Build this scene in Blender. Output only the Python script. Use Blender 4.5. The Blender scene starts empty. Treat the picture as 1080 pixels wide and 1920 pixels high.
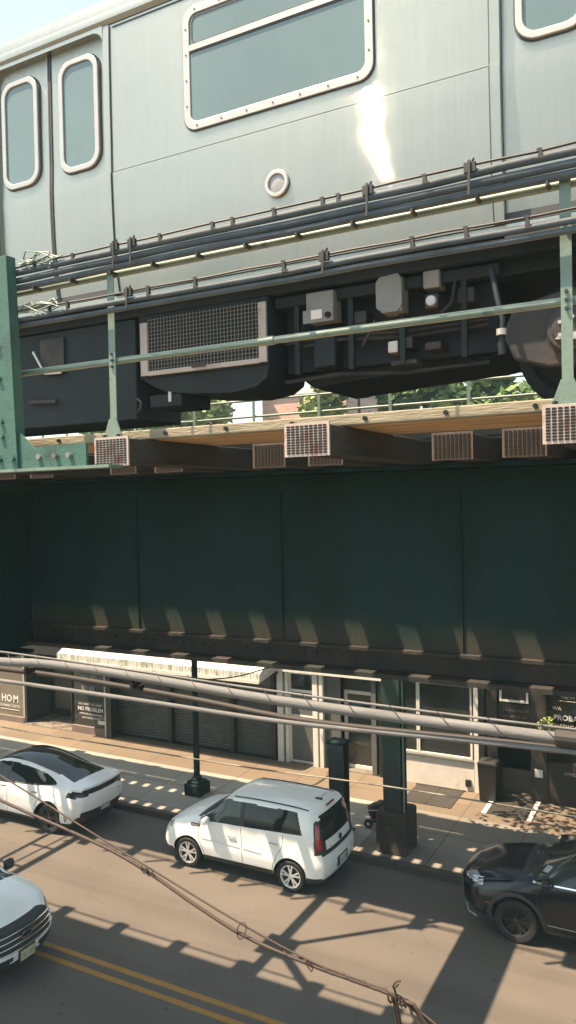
import bpy, bmesh, math, random
from mathutils import Vector, Matrix
random.seed(7)
R = math.radians
sc = bpy.context.scene
COL = sc.collection

# ------------------------------------------------------------------ camera
def make_camera():
    yaw, pitch, roll = R(28.238), R(0.9986), R(-1.2532)
    fwd = Vector((-math.sin(yaw)*math.cos(pitch), math.cos(yaw)*math.cos(pitch), -math.sin(pitch)))
    right = Vector((math.cos(yaw), math.sin(yaw), 0)); up = right.cross(fwd)
    r = math.cos(roll)*right + math.sin(roll)*up
    u = math.cos(roll)*up - math.sin(roll)*right
    cd = bpy.data.cameras.new('camera'); cam = bpy.data.objects.new('camera', cd); COL.objects.link(cam)
    cd.sensor_fit = 'VERTICAL'; cd.sensor_height = 36.0; cd.lens = 36.0*1454.2/1920.0
    cd.clip_start = 0.05; cd.clip_end = 2000
    m = Matrix(((r.x, u.x, -fwd.x, 0), (r.y, u.y, -fwd.y, 0), (r.z, u.z, -fwd.z, 8.1), (0, 0, 0, 1)))
    cam.matrix_world = m
    sc.camera = cam
make_camera()

# ------------------------------------------------------------------ sky, sun, exposure
SUN = Vector((-0.36, -0.25, 1.0)).normalized()          # direction towards the sun
w = bpy.data.worlds.new('World'); sc.world = w; w.use_nodes = True
nt = w.node_tree; nt.nodes.clear()
sky = nt.nodes.new('ShaderNodeTexSky'); sky.sky_type = 'NISHITA'; sky.sun_disc = False
sky.sun_elevation = math.asin(SUN.z); sky.sun_rotation = math.atan2(SUN.x, SUN.y)
sky.altitude = 20; sky.air_density = 1.0; sky.dust_density = 2.0; sky.ozone_density = 1.0
bg = nt.nodes.new('ShaderNodeBackground'); bg.inputs[1].default_value = 0.10
wo = nt.nodes.new('ShaderNodeOutputWorld')
hs = nt.nodes.new('ShaderNodeHueSaturation'); hs.inputs['Saturation'].default_value = .78
nt.links.new(sky.outputs[0], hs.inputs['Color']); 
tn = nt.nodes.new('ShaderNodeMix'); tn.data_type = 'RGBA'; tn.blend_type = 'MULTIPLY'; tn.inputs[0].default_value = 1; tn.inputs[7].default_value = (1.0, 1.02, .885, 1)   # hazy summer air, faintly green
nt.links.new(hs.outputs[0], tn.inputs[6]); nt.links.new(tn.outputs[2], bg.inputs[0])
nt.links.new(bg.outputs[0], wo.inputs[0])
ld = bpy.data.lights.new('sun', 'SUN'); ld.energy = 4.7; ld.angle = R(0.5); ld.color = (1.0, 0.74, 0.51)
sun = bpy.data.objects.new('sun', ld); COL.objects.link(sun)
sun.rotation_euler = SUN.to_track_quat('Z', 'Y').to_euler()
sc.view_settings.view_transform = 'Standard'; sc.view_settings.look = 'None'
sc.view_settings.gamma = 1.0; sc.view_settings.use_curve_mapping = False
sc.view_settings.exposure = 1.9
try:
    sc.cycles.max_bounces = 6; sc.cycles.diffuse_bounces = 4; sc.cycles.transparent_max_bounces = 8
except Exception:
    pass

# ------------------------------------------------------------------ helpers
class MB:
    def __init__(s): s.v = []; s.f = []
    def add(s, vs, fs):
        o = len(s.v); s.v += [tuple(p) for p in vs]; s.f += [tuple(i+o for i in f) for f in fs]; return s
    def box(s, x0, x1, y0, y1, z0, z1):
        vs = [(x, y, z) for x in (x0, x1) for y in (y0, y1) for z in (z0, z1)]
        return s.add(vs, [(0,1,3,2), (4,6,7,5), (0,4,5,1), (2,3,7,6), (0,2,6,4), (1,5,7,3)])
    def cbox(s, c, d): return s.box(c[0]-d[0]/2, c[0]+d[0]/2, c[1]-d[1]/2, c[1]+d[1]/2, c[2]-d[2]/2, c[2]+d[2]/2)
    def bar(s, a, b, w, h, up=(0,0,1)):
        a = Vector(a); b = Vector(b); d = (b-a).normalized(); up = Vector(up)
        if abs(d.dot(up)) > .98: up = Vector((0,1,0))
        x = d.cross(up).normalized(); y = x.cross(d).normalized()
        vs = [p + x*sx*w/2 + y*sy*h/2 for p in (a, b) for sx in (-1, 1) for sy in (-1, 1)]
        return s.add(vs, [(0,1,3,2), (4,6,7,5), (0,4,5,1), (2,3,7,6), (0,2,6,4), (1,5,7,3)])
    def cyl(s, a, b, r, n=12, r2=None, cap=True):
        a = Vector(a); b = Vector(b); d = (b-a).normalized(); r2 = r if r2 is None else r2
        up = Vector((0,0,1)) if abs(d.z) < .9 else Vector((1,0,0))
        x = d.cross(up).normalized(); y = x.cross(d)
        vs = []
        for i in range(n):
            t = 2*math.pi*i/n; o = x*math.cos(t) + y*math.sin(t)
            vs += [a+o*r, b+o*r2]
        fs = [(2*i, 2*((i+1) % n), 2*((i+1) % n)+1, 2*i+1) for i in range(n)]
        if cap: fs += [tuple(2*i for i in range(n))[::-1], tuple(2*i+1 for i in range(n))]
        return s.add(vs, fs)
    def tube(s, pts, r, n=8, cap=True):
        pts = [Vector(p) for p in pts]; N = len(pts); vs = []
        px = None
        for k, p in enumerate(pts):
            d = (pts[min(k+1, N-1)] - pts[max(k-1, 0)]).normalized()
            if px is None:
                up = Vector((0,0,1)) if abs(d.z) < .9 else Vector((1,0,0)); x = d.cross(up).normalized()
            else: x = (px - d*px.dot(d)).normalized()
            px = x; y = x.cross(d)
            rr = r[k] if isinstance(r, (list, tuple)) else r
            for i in range(n):
                t = 2*math.pi*i/n; vs.append(p + (x*math.cos(t) + y*math.sin(t))*rr)
        fs = [(k*n+i, k*n+(i+1) % n, (k+1)*n+(i+1) % n, (k+1)*n+i) for k in range(N-1) for i in range(n)]
        if cap: fs += [tuple(range(n))[::-1], tuple((N-1)*n+i for i in range(n))]
        return s.add(vs, fs)
    def prism(s, pts, f0, f1, hole=None):
        # pts: 2-D outline; f0 / f1 map a 2-D point to 3-D (front / back); hole: outline of the same length (a ring)
        n = len(pts)
        if hole is None:
            vs = [f0(p) for p in pts] + [f1(p) for p in pts]
            fs = [tuple(range(n)), tuple(range(n, 2*n))[::-1]] + [(i, n+i, n+(i+1) % n, (i+1) % n) for i in range(n)]
        else:
            vs = [f0(p) for p in pts] + [f1(p) for p in pts] + [f0(p) for p in hole] + [f1(p) for p in hole]
            fs = []
            for i in range(n):
                j = (i+1) % n
                fs += [(i, n+i, n+j, j), (i, j, 2*n+j, 2*n+i), (2*n+i, 2*n+j, 3*n+j, 3*n+i), (n+i, 3*n+i, 3*n+j, n+j)]
        return s.add(vs, fs)
    def lathe(s, prof, c, ax, n=24):
        # prof: (radius, along axis) ; c centre ; ax axis vector
        ax = Vector(ax).normalized(); up = Vector((0,0,1)) if abs(ax.z) < .9 else Vector((1,0,0))
        x = ax.cross(up).normalized(); y = x.cross(ax); c = Vector(c); vs = []; m = len(prof)
        for i in range(n):
            t = 2*math.pi*i/n
            for r, a in prof: vs.append(c + ax*a + (x*math.cos(t)+y*math.sin(t))*r)
        fs = [(i*m+k, ((i+1) % n)*m+k, ((i+1) % n)*m+k+1, i*m+k+1) for i in range(n) for k in range(m-1)]
        return s.add(vs, fs)
    def build(s, name, m, parent=None, smooth=None, bevel=0, uv=False):
        me = bpy.data.meshes.new(name); off = OFF.get(parent.name, Vector((0,0,0))) if parent else Vector((0,0,0))
        me.from_pydata([Vector(p)-off for p in s.v], [], s.f)
        bm = bmesh.new(); bm.from_mesh(me); bmesh.ops.recalc_face_normals(bm, faces=bm.faces); bm.to_mesh(me); bm.free()
        if smooth is not None:
            me.polygons.foreach_set('use_smooth', [True]*len(me.polygons)); me.set_sharp_from_angle(angle=R(smooth))
        if uv:
            ul = me.uv_layers.new(name='UVMap')
            for lp in me.loops:
                q = me.vertices[lp.vertex_index].co; ul.data[lp.index].uv = (q.x*.05, q.z*.05)
        me.materials.append(m)
        o = bpy.data.objects.new(name, me); COL.objects.link(o)
        if parent: o.parent = parent; OFF[o.name] = off
        if bevel:
            b = o.modifiers.new('bevel', 'BEVEL'); b.width = bevel; b.segments = 2; b.limit_method = 'ANGLE'; b.angle_limit = R(40)
        return o
OFF = {}
def tag(o, label=None, cat=None, group=None, kind=None):
    if label: o['label'] = label
    if cat: o['category'] = cat
    if group: o['group'] = group
    if kind: o['kind'] = kind
    return o
def thing(name, label, cat, loc=(0,0,0), group=None, world=True):
    o = bpy.data.objects.new(name, None); COL.objects.link(o); o.location = loc; o.empty_display_size = .2
    OFF[o.name] = Vector(loc) if world else Vector((0,0,0))
    return tag(o, label, cat, group)
def copy_tree(o, loc=None, parent=None, label=None, group=None):
    c = o.copy(); COL.objects.link(c)
    if parent is not None: c.parent = parent
    if loc is not None: c.location = loc
    if label: c['label'] = label
    if group: c['group'] = group
    for ch in list(o.children): copy_tree(ch, parent=c)
    return c
def lerp(a, b, t): return a + (b-a)*t
def interp(tab, x):
    if x <= tab[0][0]: return tab[0][1]
    for (a, b), (c, d) in zip(tab, tab[1:]):
        if x <= c: return b + (d-b)*(x-a)/(c-a) if c > a else d
    return tab[-1][1]
def sinterp(tab, x):
    # smooth (Catmull-Rom) interpolation of a table
    n = len(tab)
    if x <= tab[0][0]: return tab[0][1]
    if x >= tab[-1][0]: return tab[-1][1]
    for i in range(n-1):
        if x <= tab[i+1][0]:
            x0, y0 = tab[i]; x1, y1 = tab[i+1]; h = x1-x0; t = (x-x0)/h
            m0 = (y1-tab[i-1][1])/(x1-tab[i-1][0]) if i > 0 else (y1-y0)/h
            m1 = (tab[i+2][1]-y0)/(tab[i+2][0]-x0) if i < n-2 else (y1-y0)/h
            return (2*t**3-3*t*t+1)*y0+(t**3-2*t*t+t)*h*m0+(-2*t**3+3*t*t)*y1+(t**3-t*t)*h*m1
def rrect(x0, x1, z0, z1, r, n=6):
    pts = []
    for cx, cz, a in ((x1-r, z1-r, 0), (x0+r, z1-r, 90), (x0+r, z0+r, 180), (x1-r, z0+r, 270)):
        for i in range(n+1):
            t = R(a+90*i/n); pts.append((cx+r*math.cos(t), cz+r*math.sin(t)))
    return pts

# ------------------------------------------------------------------ materials
ALB = .45                                            # measured: most street surfaces are dark, the exposure is bright
KEEP = ('white', 'alum', 'letter', 'plate', 'chrome', 'lamp', 'car_', 'lens', 'perforated', 'walkway_timber', 'alloy', 'rail_head', 'leaf')
def mat(name, col, rough=.6, metal=0, var=.15, scale=4, bump=0, bscale=40, col2=None, c2=(.5,.65), c2scale=2.5,
        stretch=None, coat=0, spec=None, detail=6):
    if not any(k in name for k in KEEP):
        col = tuple(c*ALB for c in col); col2 = tuple(c*ALB for c in col2) if col2 else None
    m = bpy.data.materials.new(name); m.use_nodes = True; t = m.node_tree; N = t.nodes; L = t.links
    p = N['Principled BSDF']; p.inputs['Roughness'].default_value = rough; p.inputs['Metallic'].default_value = metal
    if coat: p.inputs['Coat Weight'].default_value = coat; p.inputs['Coat Roughness'].default_value = .05
    if spec is not None: p.inputs['Specular IOR Level'].default_value = spec
    tc = N.new('ShaderNodeTexCoord'); mp = N.new('ShaderNodeMapping'); L.new(tc.outputs['Object'], mp.inputs[0])
    if stretch: mp.inputs['Scale'].default_value = stretch
    n1 = N.new('ShaderNodeTexNoise'); n1.inputs['Scale'].default_value = scale; n1.inputs['Detail'].default_value = detail
    L.new(mp.outputs[0], n1.inputs['Vector'])
    r1 = N.new('ShaderNodeMapRange'); r1.inputs[1].default_value = .25; r1.inputs[2].default_value = .75
    r1.inputs[3].default_value = 1-var; r1.inputs[4].default_value = 1+var; L.new(n1.outputs[0], r1.inputs[0])
    mx = N.new('ShaderNodeVectorMath'); mx.operation = 'SCALE'
    src = N.new('ShaderNodeRGB'); src.outputs[0].default_value = (*col, 1); cur = src.outputs[0]
    if col2:
        n2 = N.new('ShaderNodeTexNoise'); n2.inputs['Scale'].default_value = c2scale; n2.inputs['Detail'].default_value = 8
        n2.inputs['Roughness'].default_value = .65; L.new(mp.outputs[0], n2.inputs['Vector'])
        cr = N.new('ShaderNodeMapRange'); cr.inputs[1].default_value = c2[0]; cr.inputs[2].default_value = c2[1]; L.new(n2.outputs[0], cr.inputs[0])
        mm = N.new('ShaderNodeMix'); mm.data_type = 'RGBA'; L.new(cr.outputs[0], mm.inputs[0]); L.new(cur, mm.inputs[6])
        mm.inputs[7].default_value = (*col2, 1); cur = mm.outputs[2]
    L.new(cur, mx.inputs[0]); L.new(r1.outputs[0], mx.inputs['Scale']); L.new(mx.outputs[0], p.inputs['Base Color'])
    m['out'] = 1
    if bump:
        nb = N.new('ShaderNodeTexNoise'); nb.inputs['Scale'].default_value = bscale; nb.inputs['Detail'].default_value = 6
        L.new(mp.outputs[0], nb.inputs['Vector'])
        b = N.new('ShaderNodeBump'); b.inputs['Strength'].default_value = bump; b.inputs['Distance'].default_value = .02
        L.new(nb.outputs[0], b.inputs['Height']); L.new(b.outputs[0], p.inputs['Normal'])
    return m
def glass(name, col, rough=.04, spec=.8):
    return mat(name, col, rough, var=.1, scale=1.2, spec=spec)
M = {}
M['green'] = mat('green_steel_paint', (.080,.235,.19), .55, var=.2, scale=3, bump=.15, bscale=60, col2=(.035,.075,.065), c2=(.52,.72), c2scale=3)
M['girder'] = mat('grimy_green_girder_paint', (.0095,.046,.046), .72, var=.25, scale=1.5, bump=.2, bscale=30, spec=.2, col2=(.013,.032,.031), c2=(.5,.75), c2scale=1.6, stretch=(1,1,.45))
def dusty(m, z0, z1, col):
    # street dust lying on the foot of the girder webs
    t = m.node_tree; N = t.nodes; L = t.links; p = N['Principled BSDF']; cur = p.inputs['Base Color'].links[0].from_socket
    g = N.new('ShaderNodeNewGeometry'); sp = N.new('ShaderNodeSeparateXYZ'); L.new(g.outputs['Position'], sp.inputs[0])
    n = N.new('ShaderNodeTexNoise'); n.inputs['Scale'].default_value = 1.7; L.new(g.outputs['Position'], n.inputs['Vector'])
    a = N.new('ShaderNodeMath'); a.operation = 'MULTIPLY_ADD'; a.inputs[1].default_value = .35; L.new(n.outputs[0], a.inputs[0]); L.new(sp.outputs[2], a.inputs[2])
    r = N.new('ShaderNodeMapRange'); r.inputs[1].default_value = z1+.17; r.inputs[2].default_value = z0+.17; L.new(a.outputs[0], r.inputs[0])
    x = N.new('ShaderNodeMix'); x.data_type = 'RGBA'; L.new(r.outputs[0], x.inputs[0]); L.new(cur, x.inputs[6]); x.inputs[7].default_value = (*col, 1); L.new(x.outputs[2], p.inputs['Base Color'])
M['girder_web'] = M['girder'].copy(); M['girder_web'].name = 'dusty_girder_web'
dusty(M['girder_web'], 6.90, 7.12, (.034,.034,.026))
M['rust'] = mat('rusty_steel', (.14,.065,.04), .8, var=.3, scale=9, bump=.3, col2=(.035,.03,.028), c2scale=6)
M['rail_green'] = mat('pale_green_railing_paint', (.29,.42,.355), .45, var=.15, scale=6, bump=.1, col2=(.12,.18,.15), c2=(.58,.7), c2scale=9)
M['conduit'] = mat('grey_conduit', (.15,.19,.225), .65, spec=.25, var=.2, scale=5, bump=.1, col2=(.11,.14,.165), c2scale=3)
M['wire'] = mat('old_wire', (.05,.042,.035), .7, var=.3, scale=20)
M['clip'] = mat('dark_clip_steel', (.045,.05,.05), .6, var=.3, scale=20)
M['tie'] = mat('weathered_tie_timber', (.085,.075,.06), .85, var=.35, scale=6, bump=.6, bscale=18, col2=(.035,.035,.03), c2scale=3, stretch=(6,.8,6))
M['plank'] = mat('tan_walkway_timber', (.46,.30,.155), .8, var=.25, scale=5, bump=.4, bscale=20, stretch=(.6,6,6), col2=(.30,.17,.08), c2scale=3)
M['stringer'] = mat('cream_edge_timber', (.56,.50,.35), .75, var=.2, scale=5, bump=.3, bscale=20, stretch=(.6,5,5), col2=(.38,.31,.2), c2=(.55,.72), c2scale=4)
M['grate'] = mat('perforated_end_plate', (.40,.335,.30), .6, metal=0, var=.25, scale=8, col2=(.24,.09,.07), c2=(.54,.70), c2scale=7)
M['grate_dim'] = mat('shade_dimmed_end_plate', (.085,.066,.055), .7, var=.3, scale=8, col2=(.10,.05,.04), c2scale=7)  # the slotted plate again, darkened to carry the shade under the deck
M['flange_rust'] = mat('rusted_lower_flange', (.055,.042,.034), .85, var=.4, scale=5, bump=.4, bscale=25, col2=(.022,.034,.032), c2=(.42,.58), c2scale=4)
M['hole'] = mat('dark_hole', (.012,.012,.012), .9)
M['railsteel'] = mat('rail_steel', (.10,.085,.07), .45, metal=.6, var=.2, scale=4)
M['railhead'] = mat('polished_rail_head', (.45,.46,.47), .25, metal=.9, var=.1, scale=4)
M['under'] = mat('underframe_paint', (.026,.042,.056), .7, spec=.25, var=.3, scale=3, bump=.2, bscale=12, col2=(.036,.050,.062), c2=(.55,.75), c2scale=2)  # glare veil over the train's dark underside is put into this colour
M['under2'] = mat('underframe_case_paint', (.026,.046,.062), .65, spec=.25, var=.3, scale=2, bump=.15, bscale=9, col2=(.042,.054,.066), c2=(.58,.75), c2scale=3)  # equipment cases carry the same glare lift in their colour
M['truck'] = mat('truck_cast_steel', (.038,.042,.052), .65, var=.25, scale=4, bump=.2, bscale=15, col2=(.09,.07,.06), c2scale=3)
M['alum'] = mat('window_frame_aluminium', (.43,.425,.40), .38, metal=.55, var=.06, scale=6)
M['dull_alum'] = mat('dull_frame_metal', (.75,.73,.70), .6, var=.15, scale=6, col2=(.45,.36,.32), c2=(.55,.7), c2scale=4)
M['box_grey'] = mat('grey_equipment_box', (.36,.39,.39), .5, var=.12, scale=6, col2=(.16,.17,.17), c2=(.6,.7))
M['tglass'] = glass('train_window_glass', (.27,.41,.43), .05, .7)
M['rubber'] = mat('rubber_seal', (.09,.10,.115), .6, var=.1)
M['lens'] = mat('marker_lens', (.27,.29,.30), .4, var=.1, scale=20)
M['white'] = mat('white_trim_paint', (.62,.61,.57), .55, var=.08, scale=6, bump=.05, col2=(.45,.43,.38), c2=(.6,.75))
M['whitewall'] = mat('white_painted_wall', (.56,.54,.50), .75, var=.12, scale=3, bump=.1, col2=(.40,.38,.34), c2=(.55,.75))
M['darktrim'] = mat('dark_metal_trim', (.028,.028,.028), .45, var=.2)
M['concrete'] = mat('stained_concrete', (.30,.27,.235), .9, var=.2, scale=5, bump=.4, bscale=50, col2=(.12,.085,.065), c2=(.5,.6), c2scale=3)
M['footing'] = mat('grimy_column_footing', (.085,.068,.055), .9, var=.35, scale=4, bump=.5, bscale=25, col2=(.27,.16,.11), c2=(.6,.72), c2scale=3.5)
M['black_metal'] = mat('black_metal', (.018,.018,.019), .5, var=.2, scale=5)
M['chrome'] = mat('chrome', (.75,.75,.75), .12, metal=1, var=.03)
M['letter'] = mat('white_lettering', (.58,.57,.54), .6, var=.03)
M['letter_warm'] = mat('bronze_lettering', (.52,.44,.36), .5, var=.05)
M['leaf'] = mat('leaf', (.085,.15,.045), .6, var=.5, scale=1.2, col2=(.12,.17,.035), c2scale=1)
M['leaf2'] = mat('pale_leaf', (.20,.26,.085), .6, var=.5, scale=1.2, col2=(.12,.18,.05), c2scale=1)
M['bark'] = mat('bark', (.10,.075,.055), .9, var=.3, scale=6, bump=.6)
def steel_mat():
    # brushed stainless steel: microscopic grooves run along the car, so the normal jitters up and down only
    # and the sun stretches into an upright, slightly wavy streak
    m = bpy.data.materials.new('brushed_stainless_steel'); m.use_nodes = True; t = m.node_tree; N = t.nodes; L = t.links
    p = N['Principled BSDF']
    def math_(op, a, b):
        n = N.new('ShaderNodeMath'); n.operation = op
        for k, v in enumerate((a, b)):
            if isinstance(v, (int, float)): n.inputs[k].default_value = v
            else: L.new(v, n.inputs[k])
        return n.outputs[0]
    tc = N.new('ShaderNodeTexCoord')
    def noise(scale, detail, stretch):
        mp = N.new('ShaderNodeMapping'); mp.inputs['Scale'].default_value = stretch; L.new(tc.outputs['Object'], mp.inputs[0])
        n = N.new('ShaderNodeTexNoise'); n.inputs['Scale'].default_value = scale; n.inputs['Detail'].default_value = detail; L.new(mp.outputs[0], n.inputs['Vector']); return n.outputs[0]
    cr = N.new('ShaderNodeMix'); cr.data_type = 'RGBA'; L.new(noise(1.3, 5, (1, 1, 2.2)), cr.inputs[0])
    cr.inputs[6].default_value = (.325,.338,.308,1); cr.inputs[7].default_value = (.37,.378,.342,1)
    sr = N.new('ShaderNodeMapRange'); sr.inputs[1].default_value = .3; sr.inputs[2].default_value = .7; sr.inputs[3].default_value = .965; sr.inputs[4].default_value = 1.025
    L.new(noise(3, 4, (14, 1, .5)), sr.inputs[0])
    sm = N.new('ShaderNodeVectorMath'); sm.operation = 'SCALE'; L.new(cr.outputs[2], sm.inputs[0]); L.new(sr.outputs[0], sm.inputs['Scale'])
    L.new(sm.outputs[0], p.inputs['Base Color'])
    p.inputs['Metallic'].default_value = .80; p.inputs['Roughness'].default_value = .04
    g = N.new('ShaderNodeNewGeometry')
    sc_ = N.new('ShaderNodeVectorMath'); sc_.operation = 'SCALE'; sc_.inputs['Scale'].default_value = 977.0; L.new(g.outputs['Position'], sc_.inputs[0])
    w1 = N.new('ShaderNodeTexWhiteNoise'); w1.noise_dimensions = '3D'; L.new(sc_.outputs[0], w1.inputs['Vector'])
    sp = N.new('ShaderNodeSeparateColor'); L.new(w1.outputs['Color'], sp.inputs[0])
    tot = math_('ADD', math_('ADD', sp.outputs[0], sp.outputs[1]), sp.outputs[2])
    tz = math_('MULTIPLY', math_('SUBTRACT', tot, 1.5), .41)          # about .17 rad r.m.s., up and down
    tx = math_('MULTIPLY', math_('SUBTRACT', noise(3.4, 2, (.22, 1, 1.5)), .5), .036)   # panel waviness
    cb = N.new('ShaderNodeCombineXYZ'); L.new(tx, cb.inputs[0]); L.new(tz, cb.inputs[2])
    ad = N.new('ShaderNodeVectorMath'); ad.operation = 'ADD'; L.new(g.outputs['Normal'], ad.inputs[0]); L.new(cb.outputs[0], ad.inputs[1])
    nn = N.new('ShaderNodeVectorMath'); nn.operation = 'NORMALIZE'; L.new(ad.outputs[0], nn.inputs[0]); L.new(nn.outputs[0], p.inputs['Normal'])
    return m
M['steel'] = steel_mat()
def paint(name, col, rough=.28, coat=.6):
    return mat(name, col, rough, var=.03, scale=1.5, coat=coat)
M['car_white'] = paint('white_car_paint', (.80,.82,.79)); M['car_white2'] = paint('cool_white_car_paint', (.80,.815,.80))
M['car_navy'] = paint('dark_navy_car_paint', (.0022,.003,.010), .16, 0)
M['car_glass'] = glass('tinted_car_glass', (.010,.013,.013), .03, .38)
M['car_glass_clear'] = glass('clear_car_glass', (.035,.045,.042), .03, .42)
M['plastic'] = mat('black_car_plastic', (.022,.023,.024), .55, var=.15)
M['tyre'] = mat('tyre_rubber', (.020,.020,.020), .8, var=.2)
M['alloy'] = mat('alloy_rim', (.62,.63,.62), .35, metal=.3, var=.05)
M['alloy_dark'] = mat('black_alloy_rim', (.02,.02,.02), .35, var=.1)
M['red_lens'] = mat('red_tail_lamp_lens', (.30,.012,.02), .15, var=.1, coat=.6)
M['red_dark'] = mat('dark_tail_lamp_lens', (.012,.009,.010), .2, var=.1)
M['lamp_clear'] = mat('clear_headlamp_lens', (.42,.44,.46), .12, metal=.4, var=.3, scale=18, coat=.8)
M['plate'] = mat('licence_plate', (.48,.49,.46), .5, var=.08, scale=30)
M['plate_y'] = mat('yellowed_licence_plate', (.50,.46,.28), .5, var=.12, scale=25)
M['plate_ink'] = mat('plate_ink', (.04,.05,.12), .5)
# ------------------------------------------------------------------ setting
def ground_mat(name, col, col2, joints=None, rough=.9, crack=False, patch=None, wheel=None):
    m = mat(name, col, rough, var=.14, scale=1.1, bump=.35, bscale=120, col2=col2, c2=(.45,.7), c2scale=.55, detail=10)
    t = m.node_tree; N = t.nodes; L = t.links; p = N['Principled BSDF']
    tc = N.new('ShaderNodeTexCoord'); cur = p.inputs['Base Color'].links[0].from_socket
    def mul(fac_socket, dark):
        nonlocal cur
        x = N.new('ShaderNodeMix'); x.data_type = 'RGBA'; x.blend_type = 'MULTIPLY'
        L.new(fac_socket, x.inputs[0]); L.new(cur, x.inputs[6]); x.inputs[7].default_value = (*dark, 1); cur = x.outputs[2]
    fine = N.new('ShaderNodeTexNoise'); fine.inputs['Scale'].default_value = 55; fine.inputs['Detail'].default_value = 4
    L.new(tc.outputs['Object'], fine.inputs['Vector'])
    fr = N.new('ShaderNodeMapRange'); fr.inputs[1].default_value = .45; fr.inputs[2].default_value = .7; L.new(fine.outputs[0], fr.inputs[0])
    mul(fr.outputs[0], (.84,.84,.84))
    # small dark spots (gum, oil)
    vo = N.new('ShaderNodeTexVoronoi'); vo.inputs['Scale'].default_value = 1.6; L.new(tc.outputs['Object'], vo.inputs['Vector'])
    vr = N.new('ShaderNodeMapRange'); vr.inputs[1].default_value = .075; vr.inputs[2].default_value = .045; L.new(vo.outputs['Distance'], vr.inputs[0])
    mul(vr.outputs[0], (.62,.62,.62))
    if joints:
        br = N.new('ShaderNodeTexBrick'); br.offset = 0; br.inputs['Scale'].default_value = 1
        br.inputs['Brick Width'].default_value = joints[0]; br.inputs['Row Height'].default_value = joints[1]
        br.inputs['Mortar Size'].default_value = .012; br.inputs['Mortar Smooth'].default_value = .3
        mp = N.new('ShaderNodeMapping'); mp.inputs['Location'].default_value = joints[2]; L.new(tc.outputs['Object'], mp.inputs[0]); L.new(mp.outputs[0], br.inputs['Vector'])
        mul(br.outputs['Fac'], (.30,.27,.25))
        # slab to slab tone
        br.inputs['Color1'].default_value = (1,1,1,1); br.inputs['Color2'].default_value = (.80,.80,.82,1); br.inputs['Mortar'].default_value = (1,1,1,1)
        x = N.new('ShaderNodeMix'); x.data_type = 'RGBA'; x.blend_type = 'MULTIPLY'; x.inputs[0].default_value = 1
        L.new(cur, x.inputs[6]); L.new(br.outputs['Color'], x.inputs[7]); cur = x.outputs[2]
    if crack:
        wn = N.new('ShaderNodeTexNoise'); wn.inputs['Scale'].default_value = 1.5; L.new(tc.outputs['Object'], wn.inputs['Vector'])
        wa = N.new('ShaderNodeVectorMath'); wa.operation = 'ADD'; L.new(tc.outputs['Object'], wa.inputs[0]); L.new(wn.outputs['Color'], wa.inputs[1])
        ve = N.new('ShaderNodeTexVoronoi'); ve.feature = 'DISTANCE_TO_EDGE'; ve.inputs['Scale'].default_value = .33; L.new(wa.outputs[0], ve.inputs['Vector'])
        er = N.new('ShaderNodeMapRange'); er.inputs[1].default_value = .006; er.inputs[2].default_value = .001; L.new(ve.outputs['Distance'], er.inputs[0])
        mul(er.outputs[0], (.86,.85,.84))
        # wear running along the lanes
        mp = N.new('ShaderNodeMapping'); mp.inputs['Scale'].default_value = (.06,1.3,1); L.new(tc.outputs['Object'], mp.inputs[0])
        ln = N.new('ShaderNodeTexNoise'); ln.inputs['Scale'].default_value = 1.0; ln.inputs['Detail'].default_value = 5; L.new(mp.outputs[0], ln.inputs['Vector'])
        lr = N.new('ShaderNodeMapRange'); lr.inputs[1].default_value = .45; lr.inputs[2].default_value = .65; L.new(ln.outputs[0], lr.inputs[0])
        mul(lr.outputs[0], (.80,.79,.78))
    L.new(cur, p.inputs['Base Color'])
    return m
def sheet(name, m, x0, x1, y0, y1, z, n=1):
    b = MB(); b.add([(x0,y0,z),(x1,y0,z),(x1,y1,z),(x0,y1,z)], [(0,1,2,3)]); return tag(b.build(name, m), kind='structure')
sheet('ground', mat('bare_ground', (.16,.15,.12), .95, var=.2, scale=.3), -700, 700, -500, 900, -.02)
sheet('road', ground_mat('worn_asphalt', (.205,.185,.160), (.155,.141,.124), crack=True), -160, 120, 4.4, 15.72, 0.0)
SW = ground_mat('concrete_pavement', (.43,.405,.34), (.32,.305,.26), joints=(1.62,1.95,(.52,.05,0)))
def pavement(name, y0, y1, m):
    b = MB(); b.box(-160, 120, y0, y1, -.02, .15); return tag(b.build(name, m), kind='structure')
SWL = ground_mat('pale_bounce_lit_pavement', (.62,.60,.52), (.47,.46,.40), joints=(1.62,1.35,(.52,.05,0)))  # paler slabs, with light bounced off the shops added to the colour
SWA = ground_mat('sun_tinted_concrete', (.33,.265,.185), (.27,.215,.15), joints=(1.62,1.95,(.52,.05,0)))  # warm sun on the strip beside the shops is put into this colour
def slab(name, x0, x1, y0, y1, m): return tag(MB().box(x0, x1, y0, y1, -.02, .15).build(name, m), kind='structure')
slab('far_pavement', -160, -7.02, 15.9, 18.68, SWL); slab('far_pavement', -7.018, 120, 15.9, 18.68, SW); slab('sun_tinted_strip', -160, 120, 18.682, 20.45, SWA)
pavement('near_pavement', -2, 4.22, SW)
KB = ground_mat('kerb_stone', (.15,.135,.115), (.075,.07,.065), joints=(1.5,9,(0,0,0)))
def kerb(name, y0, y1):
    b = MB(); b.box(-160, 120, y0, y1, -.02, .152); return tag(b.build(name, KB, bevel=.02), kind='structure')
kerb('far_kerb', 15.72, 15.898); kerb('near_kerb', 4.222, 4.4)
YM = mat('worn_yellow_road_paint', (.60,.31,.055), .75, var=.12, scale=3, col2=(.33,.20,.08), c2=(.56,.72), c2scale=6)
for y in (9.93, 10.21):
    b = MB(); b.box(-120, 90, y, y+.115, -.003, .004); tag(b.build('road_marking', YM), kind='structure')
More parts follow.
